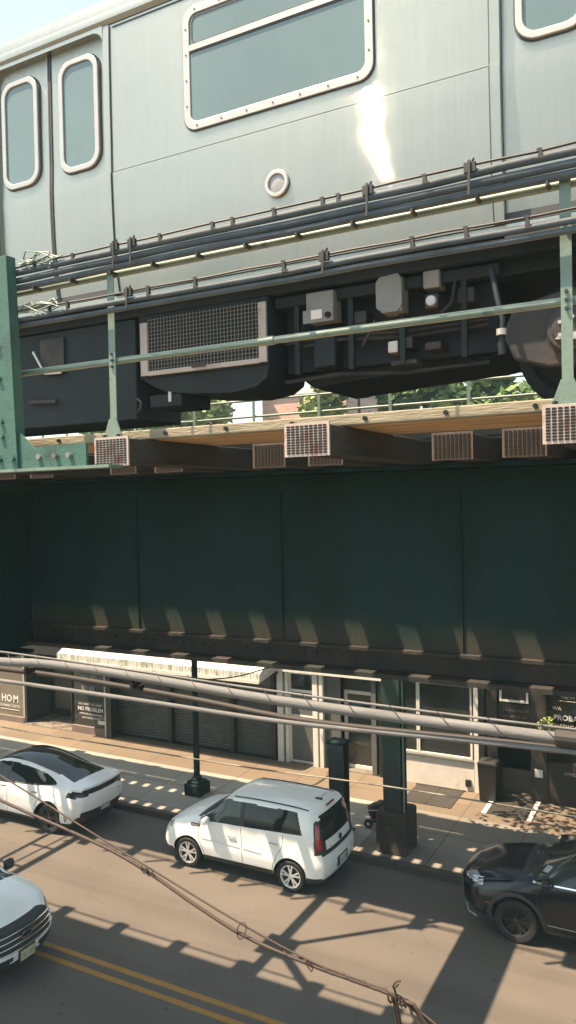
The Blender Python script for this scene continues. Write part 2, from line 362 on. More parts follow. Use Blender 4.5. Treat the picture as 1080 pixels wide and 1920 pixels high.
# steel cellar hatches let into the pavement
hm = mat('dark_diamond_steel', (.060,.056,.050), .6, var=.25, scale=5, bump=.3, bscale=70)
def hatch(x0, x1, y0, y1, label, strips):
    t = thing('cellar_hatch', label, 'cellar hatch', ((x0+x1)/2, (y0+y1)/2, .15))
    xm = (x0+x1)/2
    MB().box(x0, xm-.005, y0, y1, .151, .166).build('door_leaf', hm, t); MB().box(xm+.005, x1, y0, y1, .151, .166).build('door_leaf', hm, t)
    if strips:
        for x in (x0, x1): MB().box(x-.055, x+.055, y0-.02, y1+.02, .152, .175).build('edge_strip', M['white'], t)
    else:
        MB().box(x0-.04, x1+.04, y1+.002, y1+.05, .151, .175).build('frame_bar', M['darktrim'], t)
hatch(-4.93, -3.83, 19.15, 20.38, 'dark steel cellar hatch edged by two white strips before the dark office', True)
hatch(-7.05, -5.75, 19.05, 20.3, 'plain dark steel cellar hatch without white edges before the white wall', False)

# ------------------------------------------------------------------ elevated railway structure
TZ0, TZ1 = 8.34, 8.50
def ty(k): return -.53 - 1.38*k/3
def bolt(mb, p, ax, r=.022, h=.018): mb.cyl(p, Vector(p)+Vector(ax)*h, r, 6)
# tie ends: a plate with rows of slots
def end_plate(x, y, t, w=.25, z0=TZ0, z1=TZ1, m='grate'):
    g = MB(); g.box(x-w/2-.012, x+w/2+.012, y-.012, y, z0-.012, z1+.012); pl = g.build('end_plate', M[m], t)
    h = MB(); nx, nz = 9, 11
    for i in range(nx):
        for j in range(nz):
            cx = x-w/2+w*(i+.5)/nx; cz = z0+(z1-z0)*(j+.5)/nz
            h.box(cx-.0100, cx+.0100, y-.0155, y-.0118, cz-.0046, cz+.0046)
    h.build('slot_rows', M['hole'], pl)
def make_tie(y0, y1, name, label, plate):
    t = thing(name, label, 'railway tie', (0, (y0+y1)/2, TZ0), 'railway ties across the elevated deck')
    MB().box(-.125, .125, y0, y1, TZ0+.002, TZ1).build('timber', M['tie'], t, bevel=.006)
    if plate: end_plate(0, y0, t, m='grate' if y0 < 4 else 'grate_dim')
    return t
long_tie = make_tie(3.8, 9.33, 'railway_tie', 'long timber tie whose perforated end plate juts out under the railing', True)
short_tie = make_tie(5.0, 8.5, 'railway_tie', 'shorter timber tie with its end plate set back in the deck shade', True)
far_long = make_tie(11.6, 16.4, 'railway_tie', 'long timber tie of the far track deck', False)
far_short = make_tie(12.05, 15.6, 'railway_tie', 'shorter timber tie of the far track deck', False)
special = {0: 'long timber tie with perforated end plate under the right railing post',
           3: 'long timber tie with perforated end plate midway between the railing posts',
           6: 'long timber tie with perforated end plate under the left railing post'}
first = {'l': True, 's': True, 'fl': True, 'fs': True}
for k in range(-9, 48):
    x = ty(k)
    lab = special.get(k)
    for src, key, yy in (((long_tie, 'l', 6.565) if k % 3 == 0 else (short_tie, 's', 6.75)), ((far_long, 'fl', 14.0) if k % 3 == 1 else (far_short, 'fs', 13.825))):
        L = lab if key == 'l' else None
        if first[key]:
            src.location.x = x; first[key] = False; o = src
            if L: src['label'] = L
        else:
            o = copy_tree(src, loc=(x, yy, TZ0), label=L)
        if key == 'l' and not L: o['label'] = 'long timber tie whose perforated end plate juts out beyond the railing posts in view'
# rails
for y, lab in ((5.88, 'running rail under the near wheels of the train'), (7.32, 'running rail under the far wheels of the train'),
               (13.15, 'nearer running rail of the empty far track'), (14.59, 'farther running rail of the empty far track')):
    t = thing('running_rail', lab, 'rail', (-8, y, TZ1), 'running rails of the elevated line')
    prof = [(-.07,0),(.07,0),(.07,.015),(.012,.035),(.012,.13),(-.012,.13),(-.012,.035),(-.07,.015)]
    MB().prism([(p[0], p[1]+TZ1+.012) for p in prof], lambda p, y=y: (-26, y+p[0], p[1]), lambda p, y=y: (6, y+p[0], p[1])).build('rail_web', M['railsteel'], t)
    MB().box(-26, 6, y-.036, y+.036, TZ1+.142, TZ1+.185).build('rail_head', M['railhead'], t, bevel=.008)
    b = MB()
    for k in range(-9, 48): b.box(ty(k)-.09, ty(k)+.09, y-.16, y+.16, TZ1+.0005, TZ1+.0125)
    b.build('tie_plates', M['rust'], t)
# walkway beside the near track
t = thing('walkway', 'tan plank walkway with a cream bolted edge timber beside the near track', 'walkway', (-8, 4.4, TZ1))
for i in range(3):
    y = 4.10 + i*.235; MB().box(-26, 6, y, y+.222, TZ1+.001, TZ1+.045).build('plank', M['plank'], t, bevel=.004)
MB().box(-26, 6, 4.03, 4.097, TZ1+.006, TZ1+.068).build('edge_timber', M['stringer'], t, bevel=.006)
for i in range(34):
    x = 3.4-i*.46; MB().cyl((x, 4.03, TZ1+.037), (x, 4.012, TZ1+.037), .013, 8).build('bolt', M['clip'], t)
t = thing('walkway', 'plank walkway along the outer edge of the far track', 'walkway', (-8, 16, TZ1))
for i in range(3):
    y = 15.65 + i*.235; MB().box(-26, 6, y, y+.222, TZ1+.001, TZ1+.045).build('plank', M['plank'], t)
MB().box(-26, 6, 8.3, 8.62, TZ1+.001, TZ1+.045).build('plank', M['plank'], t); MB().box(-26, 6, 8.63, 8.95, TZ1+.001, TZ1+.045).build('plank', M['plank'], t)
MB().cyl((-26, 9.22, TZ1+.05), (6, 9.22, TZ1+.05), .022, 8).build('conduit', M['conduit'], t)
for i, (ya, yb) in enumerate(((12.02, 12.35), (12.36, 12.86), (13.24, 13.76), (14.10, 14.50), (14.68, 14.88), (15.10, 15.62))):
    MB().box(-26, 6, ya, yb, TZ1+.001, TZ1+.045).build('plank', M['plank'], t)
# plate girders
def plate_girder(y, label, stiff):
    t = thing('plate_girder', label, 'girder', (-8, y, 6.65), 'plate girders carrying the elevated deck')
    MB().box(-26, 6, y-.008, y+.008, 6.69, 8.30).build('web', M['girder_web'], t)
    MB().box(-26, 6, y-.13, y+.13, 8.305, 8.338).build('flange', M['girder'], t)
    MB().box(-26, 6, y-.13, y+.13, 6.65, 6.688).build('flange', M['flange_rust'], t)
    for sg in (-1, 1):
        b = MB(); b.box(-26, 6, y+sg*.0085, y+sg*.024, 8.15, 8.295)
        lo = MB(); lo.box(-26, 6, y+sg*.0085, y+sg*.024, 6.70, 6.875); lo.box(-26, 6, y+sg*.0245, y+sg*.070, 6.850, 6.875)
        if sg < 0:                                     # rivet heads are part of the angle's surface
            for i in range(230):
                x = 4-i*.115
                b.cyl((x, y-.0235, 8.225), (x, y-.036, 8.225), .014, 6); lo.cyl((x, y-.0235, 6.79), (x, y-.036, 6.79), .014, 6)
        b.build('flange_angle', M['girder'], t); lo.build('flange_angle', M['flange_rust'], t)
    for i in range(20):
        x = 1.5-1.575*i
        b = MB(); b.box(x-.005, x+.005, y-.026, y-.0085, 6.89, 8.14)
        if stiff: b.build('stiffener', M['girder_web'], t)
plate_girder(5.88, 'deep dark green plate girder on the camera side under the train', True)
plate_girder(7.32, 'second plate girder hidden in shade behind the nearest one', False)
plate_girder(13.15, 'nearer plate girder under the far track', False)
plate_girder(14.59, 'farther plate girder under the far track', False)
# rusty scale on the lower flange edge of the near girder
t = thing('cross_girder', 'deep cross girder joining the near and far green columns in view', 'girder', (-6.22, 10.1, 6.6), 'cross girders between the columns')
def cross_girder(x, t):
    for y0, y1 in ((4.0, 5.86), (5.9, 7.3), (7.34, 13.13), (13.17, 14.57), (14.61, 16.6)):
        b = MB(); b.box(x-.012, x+.012, y0, y1, 6.63, 8.2); b.build('web', M['girder'], t)
    for z in (6.60, 8.2):
        zz = 6.60 if z < 7 else 8.2
        for y0, y1 in ((4.0, 5.68), (6.08, 7.12), (7.52, 12.94), (13.36, 14.38), (14.8, 16.6)):
            MB().box(x-.21, x+.21, y0, y1, zz, zz+.028).build('flange', M['girder'], t)
cross_girder(-6.22, t)
for x, lab in ((-20.6, 'cross girder beyond the left frame edge'), (8.2, 'cross girder to the right behind the viewer line')):
    copy_tree(bpy.data.objects[t.name], loc=(x, 10.1, 6.6), label=lab)
# lateral bracing in the open middle between the two decks
def brace_mb(pts, w=.10):
    b = MB()
    for a, c in pts: b.bar(a, c, w, w*.9)
    return b
t = thing('lateral_bracing', 'steel strut and gusset bracing in the gap between the two decks', 'bracing', (-9.6, 10.1, 7.6))
brace_mb([((-9.65,7.4,7.6),(-9.65,13.1,7.6))], .17).build('strut', M['girder'], t)
brace_mb([((-9.65,10.15,7.72),(-6.4,13.05,7.72))], .11).build('diagonal', M['girder'], t)
brace_mb([((-9.65,10.15,7.72),(-6.4,7.4,7.72))], .13).build('diagonal', M['girder'], t)
MB().box(-9.95,-9.3,9.85,10.5,7.60,7.63).build('gusset_plate', M['girder'], t)
t = thing('lateral_bracing', 'ladder shaped steel bracing in the gap farther left', 'bracing', (-16.5, 10.1, 7.6))
brace_mb([((-16.2,7.4,7.6),(-16.2,13.1,7.6))], .16).build('strut', M['girder'], t)
brace_mb([((-17.0,7.4,7.6),(-17.0,13.1,7.6))], .09).build('strut', M['girder'], t)
for y in (8.3, 9.3, 10.35, 11.3): brace_mb([((-17.0,y,7.62),(-16.2,y,7.62))], .07).build('rung', M['girder'], t)
brace_mb([((-16.75,7.4,7.61),(-16.45,13.1,7.61))], .05).build('diagonal', M['girder'], t)
# columns
def column(x, y, label, foot_label=None, h=6.62):
    t = thing('steel_column', label, 'column', (x, y, .15), 'columns of the elevated railway')
    b = MB(); b.box(x-.21, x+.21, y-.20, y-.175, 1.0, h-.02); b.box(x-.21, x+.21, y+.175, y+.20, 1.0, h-.02); b.box(x-.0125, x+.0125, y-.174, y+.174, 1.0, h-.02)
    z = 1.4
    while z < h-.3:
        for s in (-.13, .13): b.cyl((x+s, y-.2, z), (x+s, y-.213, z), .016, 6)
        z += .16
    b.build('shaft', COLM, t)
    c = MB()
    pts0 = [(x-.37, y-.30), (x-.37, y+.40), (x-.30, y+.47), (x+.30, y+.47), (x+.37, y+.40), (x+.37, y-.30), (x+.30, y-.37), (x-.30, y-.37)]
    c.prism(pts0, lambda p: (p[0], p[1], 1.05), lambda p: (p[0], p[1], .12))
    fo = c.build('footing', M['footing'], t, bevel=.05)
    MB().box(x+.24, x+.275, y-.15, y-.115, 1.0, 5.8).build('drain_pipe', M['rail_green'], t)
    return t
def col_mat():
    # green above shoulder height, black tar paint below: two coats of paint on the real column
    m = mat('column_paint', (.03,.105,.085), .5, var=.2, scale=3, bump=.15, bscale=50, col2=(.015,.03,.03), c2=(.5,.7))
    t = m.node_tree; N = t.nodes; L = t.links; p = N['Principled BSDF']; cur = p.inputs['Base Color'].links[0].from_socket
    g = N.new('ShaderNodeNewGeometry'); s = N.new('ShaderNodeSeparateXYZ'); L.new(g.outputs['Position'], s.inputs[0])
    r = N.new('ShaderNodeMapRange'); r.inputs[1].default_value = 2.13; r.inputs[2].default_value = 2.16; L.new(s.outputs[2], r.inputs[0])
    x = N.new('ShaderNodeMix'); x.data_type = 'RGBA'; L.new(r.outputs[0], x.inputs[0]); x.inputs[6].default_value = (.018,.026,.025,1); L.new(cur, x.inputs[7])
    L.new(x.outputs[2], p.inputs['Base Color']); return m
COLM = col_mat()
column(-6.22, 16.4, 'green steel column on a tall grimy footing at the far kerb')
column(-6.22, 4.1, 'steel column at the near kerb out of the frame')
column(-20.6, 16.4, 'green steel column at the far kerb left of the shops'); column(8.2, 16.4, 'steel column at the far kerb beyond the right edge')
column(-20.6, 4.1, 'steel column at the near kerb far left'); column(8.2, 4.1, 'steel column at the near kerb far right')
# near railing
def railing(y, posts, label, ztop, zmid, base, r=.021, pw=.052, gus=True):
    t = thing('railing', label, 'railing', (-4, y, base))
    for x in posts:
        b = MB(); b.box(x-pw/2, x+pw/2, y-.006, y, base, ztop+.01); b.box(x-pw/2, x-pw/2+.008, y+.0005, y+.05, base, ztop+.01)
        po = b.build('post', M['rail_green'], t)
        if gus:
            g = MB(); g.prism([(x-.075, base), (x+.075, base), (x+.03, base+.12), (x-.03, base+.12)], lambda p: (p[0], y-.016, p[1]), lambda p: (p[0], y-.0065, p[1]))
            g.box(x-.08, x+.08, y-.05, y+.05, base-.012, base-.0005); g.build('foot_plate', M['rail_green'], po)
            s = MB()
            for zz in (zmid, zmid-.04, zmid+.04): s.cyl((x, y-.006, zz), (x, y-.018, zz), .009, 8)
            for sx in (-.055, .055): s.cyl((x+sx, y-.03, base), (x+sx, y-.03, base+.018), .013, 6)
            s.build('bolts', M['clip'], po)
    b = MB()
    for z in (ztop,): b.cyl((-26, y+.026, z), (6, y+.026, z), r, 10)
    b.build('top_pipe', M['rail_green'], t, smooth=50)
    b = MB(); b.cyl((-26, y+.026, zmid), (6, y+.026, zmid), r, 10)
    for x in (.9, -2.2, -5.2, -8.3): b.cyl((x-.05, y+.026, zmid), (x+.05, y+.026, zmid), r+.005, 10)
    b.build('middle_pipe', M['rail_green'], t, smooth=50)
railing(3.86, [ty(6*i)-.03 for i in range(-2, 8)], 'pale green pipe railing with flat posts along the near walkway', 9.556, 9.005, 8.513)
railing(11.5, [-.6-1.24*i for i in range(-3, 18)], 'green pipe railing seen beneath the train on the far track deck', 9.80, 9.52, 8.52, r=.02, gus=False)
# upper and lower cable bundles clamped along the railing
def bundle(label, zs, r, wz, y, seed, clips):
    rnd = random.Random(seed)
    t = thing('cable_bundle', label, 'cables', (-4, y, zs[-1]), 'cable bundles clamped to the railing')
    for i, z in enumerate(zs):
        pts = [(6-j*.4, y+rnd.uniform(-.004,.004)+.012*i, z+rnd.uniform(-.005,.005)) for j in range(81)]
        MB().tube(pts, r, 8).build('cable', M['conduit'], t, smooth=60)
    pts = [(6-j*.23, y-.01, wz+rnd.uniform(-.004,.004)) for j in range(140)]
    MB().tube(pts, .0065, 6).build('messenger_wire', M['clip'], t, smooth=60)
    if clips == 'upper':
        pts = [(6-j*.4, y+.02, wz-.018+rnd.uniform(-.006,.004)) for j in range(81)]
        MB().tube(pts, .008, 6).build('messenger_wire', M['conduit'], t, smooth=60)
    x = 3.0; n = 0
    while x > -9 and n < 60:
        b = MB()
        big = rnd.random() < .33
        if big: b.box(x-.028, x+.028, y-.03, y-.008, wz-.035, wz+.012); b.bar((x, y-.034, wz+.02), (x-.004, y-.036, zs[-1]-r), .012, .006, up=(0,1,0)); b.cyl((x, y-.02, wz), (x+.02, y-.02, wz+.03), .006, 6)
        else: b.prism([(x-.010, wz+.008), (x+.014, wz+.008), (x+.018, zs[0]+.012), (x+.036, zs[0]-.004), (x-.004, zs[0]-.004), (x, wz-.01)], lambda p: (p[0], y-.022, p[1]), lambda p: (p[0], y-.002, p[1]))
        b.build('clip', M['clip'], t); n += 1
        x -= rnd.uniform(.07, .38) if clips == 'upper' else rnd.uniform(.14, .62)
    if clips == 'upper':
        for i in range(36):
            xx = 3-i*.33; MB().box(xx-.006, xx+.006, y-.01, y+.06, zs[-1]-.042, zs[-1]-.02).build('hanger', M['clip'], t)
bundle('upper bundle of grey cables along the top of the railing', (9.662, 9.617, 9.574), .0220, 9.700, 3.80, 3, 'upper')
bundle('lower bundle of dark cables crossing the railing posts', (9.348, 9.312), .0175, 9.402, 3.80, 5, 'lower')
# tangle of old wire at the left end of the bundles
for zc, lab in ((9.71, 'tangle of green wire at the left end of the upper bundle'), (9.41, 'tangle of dark wire at the left end of the lower bundle')):
    rnd = random.Random(int(zc*100)); b = MB()
    for i in range(14):
        p0 = Vector((-3.95+rnd.uniform(-.1,.1), 3.78, zc+rnd.uniform(-.03,.03)))
        b.tube([p0, p0+Vector((rnd.uniform(.05,.1), rnd.uniform(-.03,.03), rnd.uniform(-.03,.04))), p0+Vector((rnd.uniform(.12,.24), rnd.uniform(-.03,.03), rnd.uniform(-.05,.02)))], .0045, 5)
    tag(b.build('wire_tangle', M['rail_green'], smooth=60), lab, 'wires')
# riveted green stanchion at the left
t = thing('steel_stanchion', 'broad riveted green steel stanchion bolted to the deck edge at left', 'stanchion', (-4.3, 3.72, 8.33))
MB().prism([(-4.75,8.335),(-4.02,8.335),(-4.075,9.76),(-4.75,9.76)], lambda p: (p[0], 3.70, p[1]), lambda p: (p[0], 3.714, p[1])).build('face_plate', M['green'], t, bevel=.003)
MB().prism([(-4.05,8.335),(-4.02,8.335),(-4.075,9.76),(-4.105,9.76)], lambda p: (p[0], 3.7145, p[1]), lambda p: (p[0], 3.78, p[1])).build('side_flange', M['green'], t)
MB().prism([(-4.017,8.335),(-3.74,8.335),(-3.86,8.45),(-4.02,8.58)], lambda p: (p[0], 3.72, p[1]), lambda p: (p[0], 3.734, p[1])).build('gusset', M['green'], t)
MB().box(-4.75, -3.45, 3.735, 3.755, 8.335, 8.48).build('foot_plate', M['green'], t)
MB().box(-26, -3.2, 3.66, 3.79, 8.315, 8.334).build('shelf_angle', M['rail_green'], t)
b = MB()
for z in (8.56, 8.66, 8.95, 9.16, 9.48, 9.66): bolt(b, (-4.15-.03*(z-8.5), 3.70, z), (0,-1,0), .018)
for x in (-4.18, -4.06): bolt(b, (x, 3.70, 8.41), (0,-1,0), .022)
b.build('rivets', M['green'], t, smooth=40)
b = MB()
for x in (-3.84, -3.70, -3.58): bolt(b, (x, 3.735, 8.41), (0,-1,0), .02, .03)
b.build('bolts', M['box_grey'], t)
# ------------------------------------------------------------------ the train
TY = 5.10
def ty_off(z):
    return sinterp([(9.80,.085),(9.90,.062),(10.1,.030),(10.35,.010),(10.6,.0),(10.86,-.004),(10.868,.004),(11.5,.006),(12.06,.012),(12.10,.016)], z)
ZS = [9.86,9.95,10.05,10.15,10.25,10.35,10.5,10.65,10.80,10.858]
ZU = [10.866,11.1,11.4,11.75,12.0,12.09]
car = thing('subway_car', 'brushed stainless steel subway car standing on the near elevated track', 'subway car', (-6.6, 6.6, 8.70))
X0, X1 = -15.9, 2.7
DOORS = [-14.13, -9.58, -5.08, -.455]
def sidepanel(name, x0, x1, zs, rec=0, nx=6, m='steel', parent=car, far=False):
    b = MB(); xs = [lerp(x0, x1, i/nx) for i in range(nx+1)]
    def yy(z): return (13.2-TY-ty_off(z)-rec) if far else TY+ty_off(z)+rec
    vs = [(x, yy(z), z) for x in xs for z in zs]; n = len(zs)
    fs = [(i*n+j, (i+1)*n+j, (i+1)*n+j+1, i*n+j+1) for i in range(nx) for j in range(n-1)]
    b.add(vs, fs); return b.build(name, M[m], parent, smooth=25, uv=True)
# shell: roof, gutter, inner dark box, end walls
b = MB()
prof = [(TY+.016,12.10),(TY-.012,12.13),(TY-.016,12.17),(TY-.004,12.20),(TY+.010,12.215),(TY+.012,12.28),(TY+.06,12.36),(TY+.25,12.50),(TY+.7,12.62),(6.6,12.68)]
prof += [(13.2-y, z) for y, z in prof[-2::-1]]
n = len(prof)
b.add([(x, y, z) for x in (X0, X1) for y, z in prof], [(i, n+i, n+i+1, i+1) for i in range(n-1)]+[tuple(range(n)), tuple(range(n, 2*n))])
b.build('roof', M['steel'], car, smooth=35, uv=True)
b = MB(); b.box(X0, X1, TY+.11, 13.2-TY-.11, 9.87, 12.09); b.build('inner_shell', M['rubber'], car)
edges = [X0]
for d in DOORS: edges += [d-.735, d+.735]
edges.append(X1)
for i in range(0, len(edges), 2):
    a, c = edges[i], edges[i+1]
    sidepanel('lower_side_panel', a, c, ZS, nx=14); sidepanel('upper_side_panel', a, c, ZU, nx=14)
    sidepanel('far_side_panel', a, c, ZS+ZU, far=True)
    MB().box(a, c, TY+.008, TY+.05, 10.8585, 10.8655).build('belt_seam', M['rubber'], car)
MB().box(X0, X1, TY+ty_off(9.86)+.016, TY+.20, 9.825, 9.858).build('side_sill', M['steel'], car, uv=True)  # sill added along the whole car to cut the sun on the girder
for d in DOORS:
    # portal: jamb strips with rounded top corners, recessed leaves, rubber edges, windows
    for s in (-1, 1):
        b = MB(); zs = ZS+ZU
        x0, x1 = sorted((d+s*.670, d+s*.733)); nn = len(zs)
        vs = [(x, TY+ty_off(z)-.010, z) for x in (x0, x1) for z in zs]; b.add(vs, [(j, nn+j, nn+j+1, j+1) for j in range(nn-1)])
        xi = x0 if s > 0 else x1
        vs = [(xi, TY+ty_off(z)+q, z) for q in (-.010, .09) for z in zs]; b.add(vs, [(j, nn+j, nn+j+1, j+1) for j in range(nn-1)])
        b.build('door_jamb', M['steel'], car, smooth=25, uv=True)
        xs_ = d+s*.737; b = MB(); vs = [(xs_+q, TY+ty_off(z)-.011, z) for q in (-.004, .004) for z in zs]; b.add(vs, [(j, nn+j, nn+j+1, j+1) for j in range(nn-1)]); b.build('jamb_seam', M['rubber'], car)
    b = MB()
    arch = [(d-.670, 11.96)]
    for i in range(9): t = R(180-90*i/8); arch.append((d-.670+.12+.12*math.cos(t), 11.96+.105*math.sin(t)))
    for i in range(9): t = R(90-90*i/8); arch.append((d+.670-.12+.12*math.cos(t), 11.96+.105*math.sin(t)))
    arch += [(d+.670, 11.96), (d+.670, 12.098), (d-.670, 12.098)]
    b.prism(arch, lambda p: (p[0], TY-.001, p[1]), lambda p: (p[0], TY+.085, p[1])); b.build('door_header', M['steel'], car, uv=True)
    for s in (-1, 1):
        x0, x1 = sorted((d+s*.018, d+s*.667)); lf = sidepanel('door_leaf', x0, x1, [9.87]+ZS[1:]+ZU[1:], rec=.055, nx=3)
        xc = d+s*.353
        fo = rrect(xc-.225, xc+.225, 10.975, 11.945, .135); fi = rrect(xc-.178, xc+.178, 11.022, 11.898, .10); fb = rrect(xc-.237, xc+.237, 10.963, 11.957, .145)
        b = MB(); b.prism(fo, lambda p: (p[0], TY+.030, p[1]), lambda p: (p[0], TY+.062, p[1]), hole=fi); wf = b.build('door_window', M['alum'], lf, bevel=.006)
        MB().prism(fb, lambda p: (p[0], TY+.053, p[1]), lambda p: (p[0], TY+.0625, p[1]), hole=fo).build('window_seal', M['rubber'], lf)
        MB().prism(fi, lambda p: (p[0], TY+.046, p[1]), lambda p: (p[0], TY+.05, p[1])).build('window_glass', M['tglass'], lf)
    b = MB(); zs = [9.87]+ZS[1:]+ZU[1:]; nn = len(zs)
    for q0, q1 in ((-.018, -.003), (.003, .018)):
        vs = [(d+x, TY+ty_off(z)+.046, z) for x in (q0, q1) for z in zs]; b.add(vs, [(j, nn+j, nn+j+1, j+1) for j in range(nn-1)])
        for xx in (q0, q1):
            vs = [(d+xx, TY+ty_off(z)+q, z) for q in (.046, .09) for z in zs]; b.add(vs, [(j, nn+j, nn+j+1, j+1) for j in range(nn-1)])
    b.build('door_edge_rubber', M['rubber'], car)
def big_window(x0, x1):
    fo = rrect(x0, x1, 11.005, 11.965, .115, 8); fi = rrect(x0+.062, x1-.062, 11.067, 11.905, .07, 8); fb = rrect(x0-.009, x1+.009, 10.996, 11.974, .12, 8)
    b = MB(); b.prism(fo, lambda p: (p[0], TY-.014, p[1]), lambda p: (p[0], TY+.012, p[1]), hole=fi); f = b.build('side_window', M['alum'], car, bevel=.004)
    MB().prism(fb, lambda p: (p[0], TY-.002, p[1]), lambda p: (p[0], TY+.013, p[1]), hole=fo).build('window_seal', M['rubber'], f)
    MB().prism(fi, lambda p: (p[0], TY-.004, p[1]), lambda p: (p[0], TY+.001, p[1])).build('window_glass', M['tglass'], f)
    b = MB(); b.box(x0+.063, x1-.063, TY-.016, TY-.005, 11.622, 11.668); b.build('transom_bar', M['alum'], f)
    MB().box(x0+.063, x1-.063, TY-.010, TY-.0045, 11.608, 11.6215).build('transom_seal', M['rubber'], f)
    u = rrect(x0+.075, x1-.075, 11.672, 11.895, .06, 8); ui = rrect(x0+.088, x1-.088, 11.680, 11.882, .05, 8)
    MB().prism(u, lambda p: (p[0], TY-.009, p[1]), lambda p: (p[0], TY-.0042, p[1]), hole=ui).build('vent_sash', M['rubber'], f)
    b = MB()
    nx = 7
    for i in range(nx):
        x = x0+.12+(x1-x0-.24)*i/(nx-1); b.cyl((x, TY-.014, 11.036), (x, TY-.018, 11.036), .007, 8); b.cyl((x, TY-.014, 11.935), (x, TY-.018, 11.935), .007, 8)
    for z in (11.2, 11.4, 11.6, 11.8):
        for x in (x0+.031, x1-.031): b.cyl((x, TY-.014, z), (x, TY-.018, z), .007, 8)
    b.build('screws', M['rubber'], f)
big_window(-3.585, -1.985); big_window(-8.1, -6.5); big_window(-12.65, -11.05)
# thin panel seams and marker light
for a, c in ((-4.31, -1.2), (-8.86, -5.75)):
    MB().box(a, c, TY+.006, TY+.03, 12.062, 12.066).build('panel_seam', M['rubber'], car)
def marker(x, z):
    b = MB(); b.lathe([(.068,-.002),(.098,-.002),(.102,-.014),(.094,-.022),(.072,-.022),(.068,-.012)], (x, TY+.004, z), (0,1,0), 28); o = b.build('marker_light', M['alum'], car, smooth=40)
    b = MB(); b.lathe([(0,-.013),(.04,-.012),(.069,-.008)], (x, TY+.004, z), (0,1,0), 28); b.build('lens', M['lens'], o, smooth=40)
marker(-2.77, 10.44); marker(-11.9, 10.44)
# underframe (set back under the floor from the side of the car)
_before = set(bpy.data.objects.keys())
def ub(name, x0, x1, y0, y1, z0, z1, m='under', bev=.012): return MB().box(x0, x1, y0, y1, z0, z1).build(name, M[m], car, bevel=bev)
ub('underframe', X0+.1, X1-.1, 5.42, 7.78, 9.62, 9.86); ub('underframe_edge', X0+.1, X1-.1, 5.225, 5.30, 9.70, 9.822)
ub('equipment_case', -7.4, -4.262, 5.24, 5.9, 8.80, 9.69, 'under2')
o = ub('recess_panel', -5.35, -5.06, 5.215, 5.238, 9.30, 9.62, 'truck', 0)
MB().bar((-5.42, 5.20, 9.52), (-5.28, 5.20, 9.30), .02, .02).bar((-5.28,5.20,9.30),(-5.08,5.20,9.29), .02, .02).build('grab_bar', M['alum'], car)
MB().bar((-5.5,5.22,9.05),(-5.15,5.2,9.03),.03,.03).build('step_bar', M['truck'], car)
b = MB(); b.tube([(-4.255,5.24,8.98),(-4.20,5.22,8.95),(-4.195,5.21,8.90),(-4.225,5.21,8.86)], .012, 6); b.build('air_hose', M['plastic'], car, smooth=60)
ub('grille_case', -4.215, -2.955, 5.23, 6.0, 9.15, 9.70, 'under2')
b = MB(); b.prism([(-4.19,9.148),(-2.96,9.148),(-2.98,9.05),(-3.08,8.985),(-3.3,8.955),(-3.72,8.985),(-3.95,9.02),(-4.09,9.08)], lambda p: (p[0], 5.24, p[1]), lambda p: (p[0], 5.9, p[1])); b.build('case_bottom', M['under'], car)
ub('drain_box', -4.13, -3.80, 5.25, 5.7, 8.89, 9.0); ub('drain_pipe', -3.93, -3.9, 5.24, 5.27, 8.93, 9.02, 'alum', 0)
gr = MB()
gr.box(-4.185,-4.11,5.205,5.228,9.17,9.63); gr.box(-3.03,-2.96,5.205,5.228,9.17,9.65); gr.box(-4.11,-3.03,5.205,5.228,9.165,9.205)
g = gr.build('grille_frame', M['dull_alum'], car, bevel=.003)
b = MB()
for i in range(33): x = -4.10+i*.0328; b.box(x-.0018, x+.0018, 5.2085, 5.213, 9.205, 9.66)
for i in range(14): z = 9.222+i*.0328; b.box(-4.11, -3.03, 5.2135, 5.217, z-.0018, z+.0018)
b.build('wire_mesh', M['box_grey'], g)
MB().box(-4.11,-3.03,5.218,5.2275,9.205,9.66).build('dark_core', M['hole'], g)
MB().box(-3.66,-3.52,5.198,5.207,9.19,9.23).build('latch', M['truck'], g)
ub('equipment_rack', -2.93, -1.25, 5.5, 6.6, 9.10, 9.66, 'under'); ub('rack_beam', -2.93, -1.2, 5.30, 5.36, 9.60, 9.69)
for x in (-2.75, -2.3, -1.9, -1.45): ub('rack_hanger', x-.02, x+.02, 5.32, 5.36, 9.06, 9.6, 'under2', 0)
def small_case(x0, x1, z0, z1, y, m, extra=None):
    b = MB(); b.box(x0, x1, y, y+.16, z0, z1); o = b.build('junction_box', M[m], car, bevel=.012)
    if extra: extra(o, x0, x1, z0, z1, y)
def ex1(o, x0, x1, z0, z1, y):
    MB().box(x0-.02, x1, y-.012, y-.001, z0-.01, z0+.09).build('cover_flange', M['box_grey'], o)
    MB().box(x0+.05, x0+.14, y-.017, y-.013, z0+.015, z0+.085).build('label_plate', M['white'], o)
    b = MB(); b.lathe([(.010,-.02),(.022,-.02),(.022,0)], (x1-.04, y-.012, z0+.035), (0,1,0), 12); b.build('lock', M['hole'], o)
small_case(-2.63, -2.40, 9.44, 9.67, 5.24, 'box_grey', ex1)
def ex2(o, x0, x1, z0, z1, y):
    MB().prism([(x0-.03,z0+.04),(x0+.02,z0-.0),(x1-.03,z0),(x1+.005,z0+.05),(x1+.005,z1-.04),(x1-.02,z1+.015),(x0+.0,z1+.005),(x0-.03,z1-.03)], lambda p: (p[0], y-.014, p[1]), lambda p: (p[0], y-.001, p[1])).build('cover', M['box_grey'], o)
small_case(-2.03, -1.87, 9.43, 9.69, 5.24, 'box_grey', ex2)
def ex3(o, x0, x1, z0, z1, y):
    b = MB(); b.lathe([(0,-.02),(.035,-.018),(.042,0)], ((x0+x1)/2, y, (z0+z1)/2), (0,1,0), 16); b.build('gauge', M['alum'], o, smooth=50)
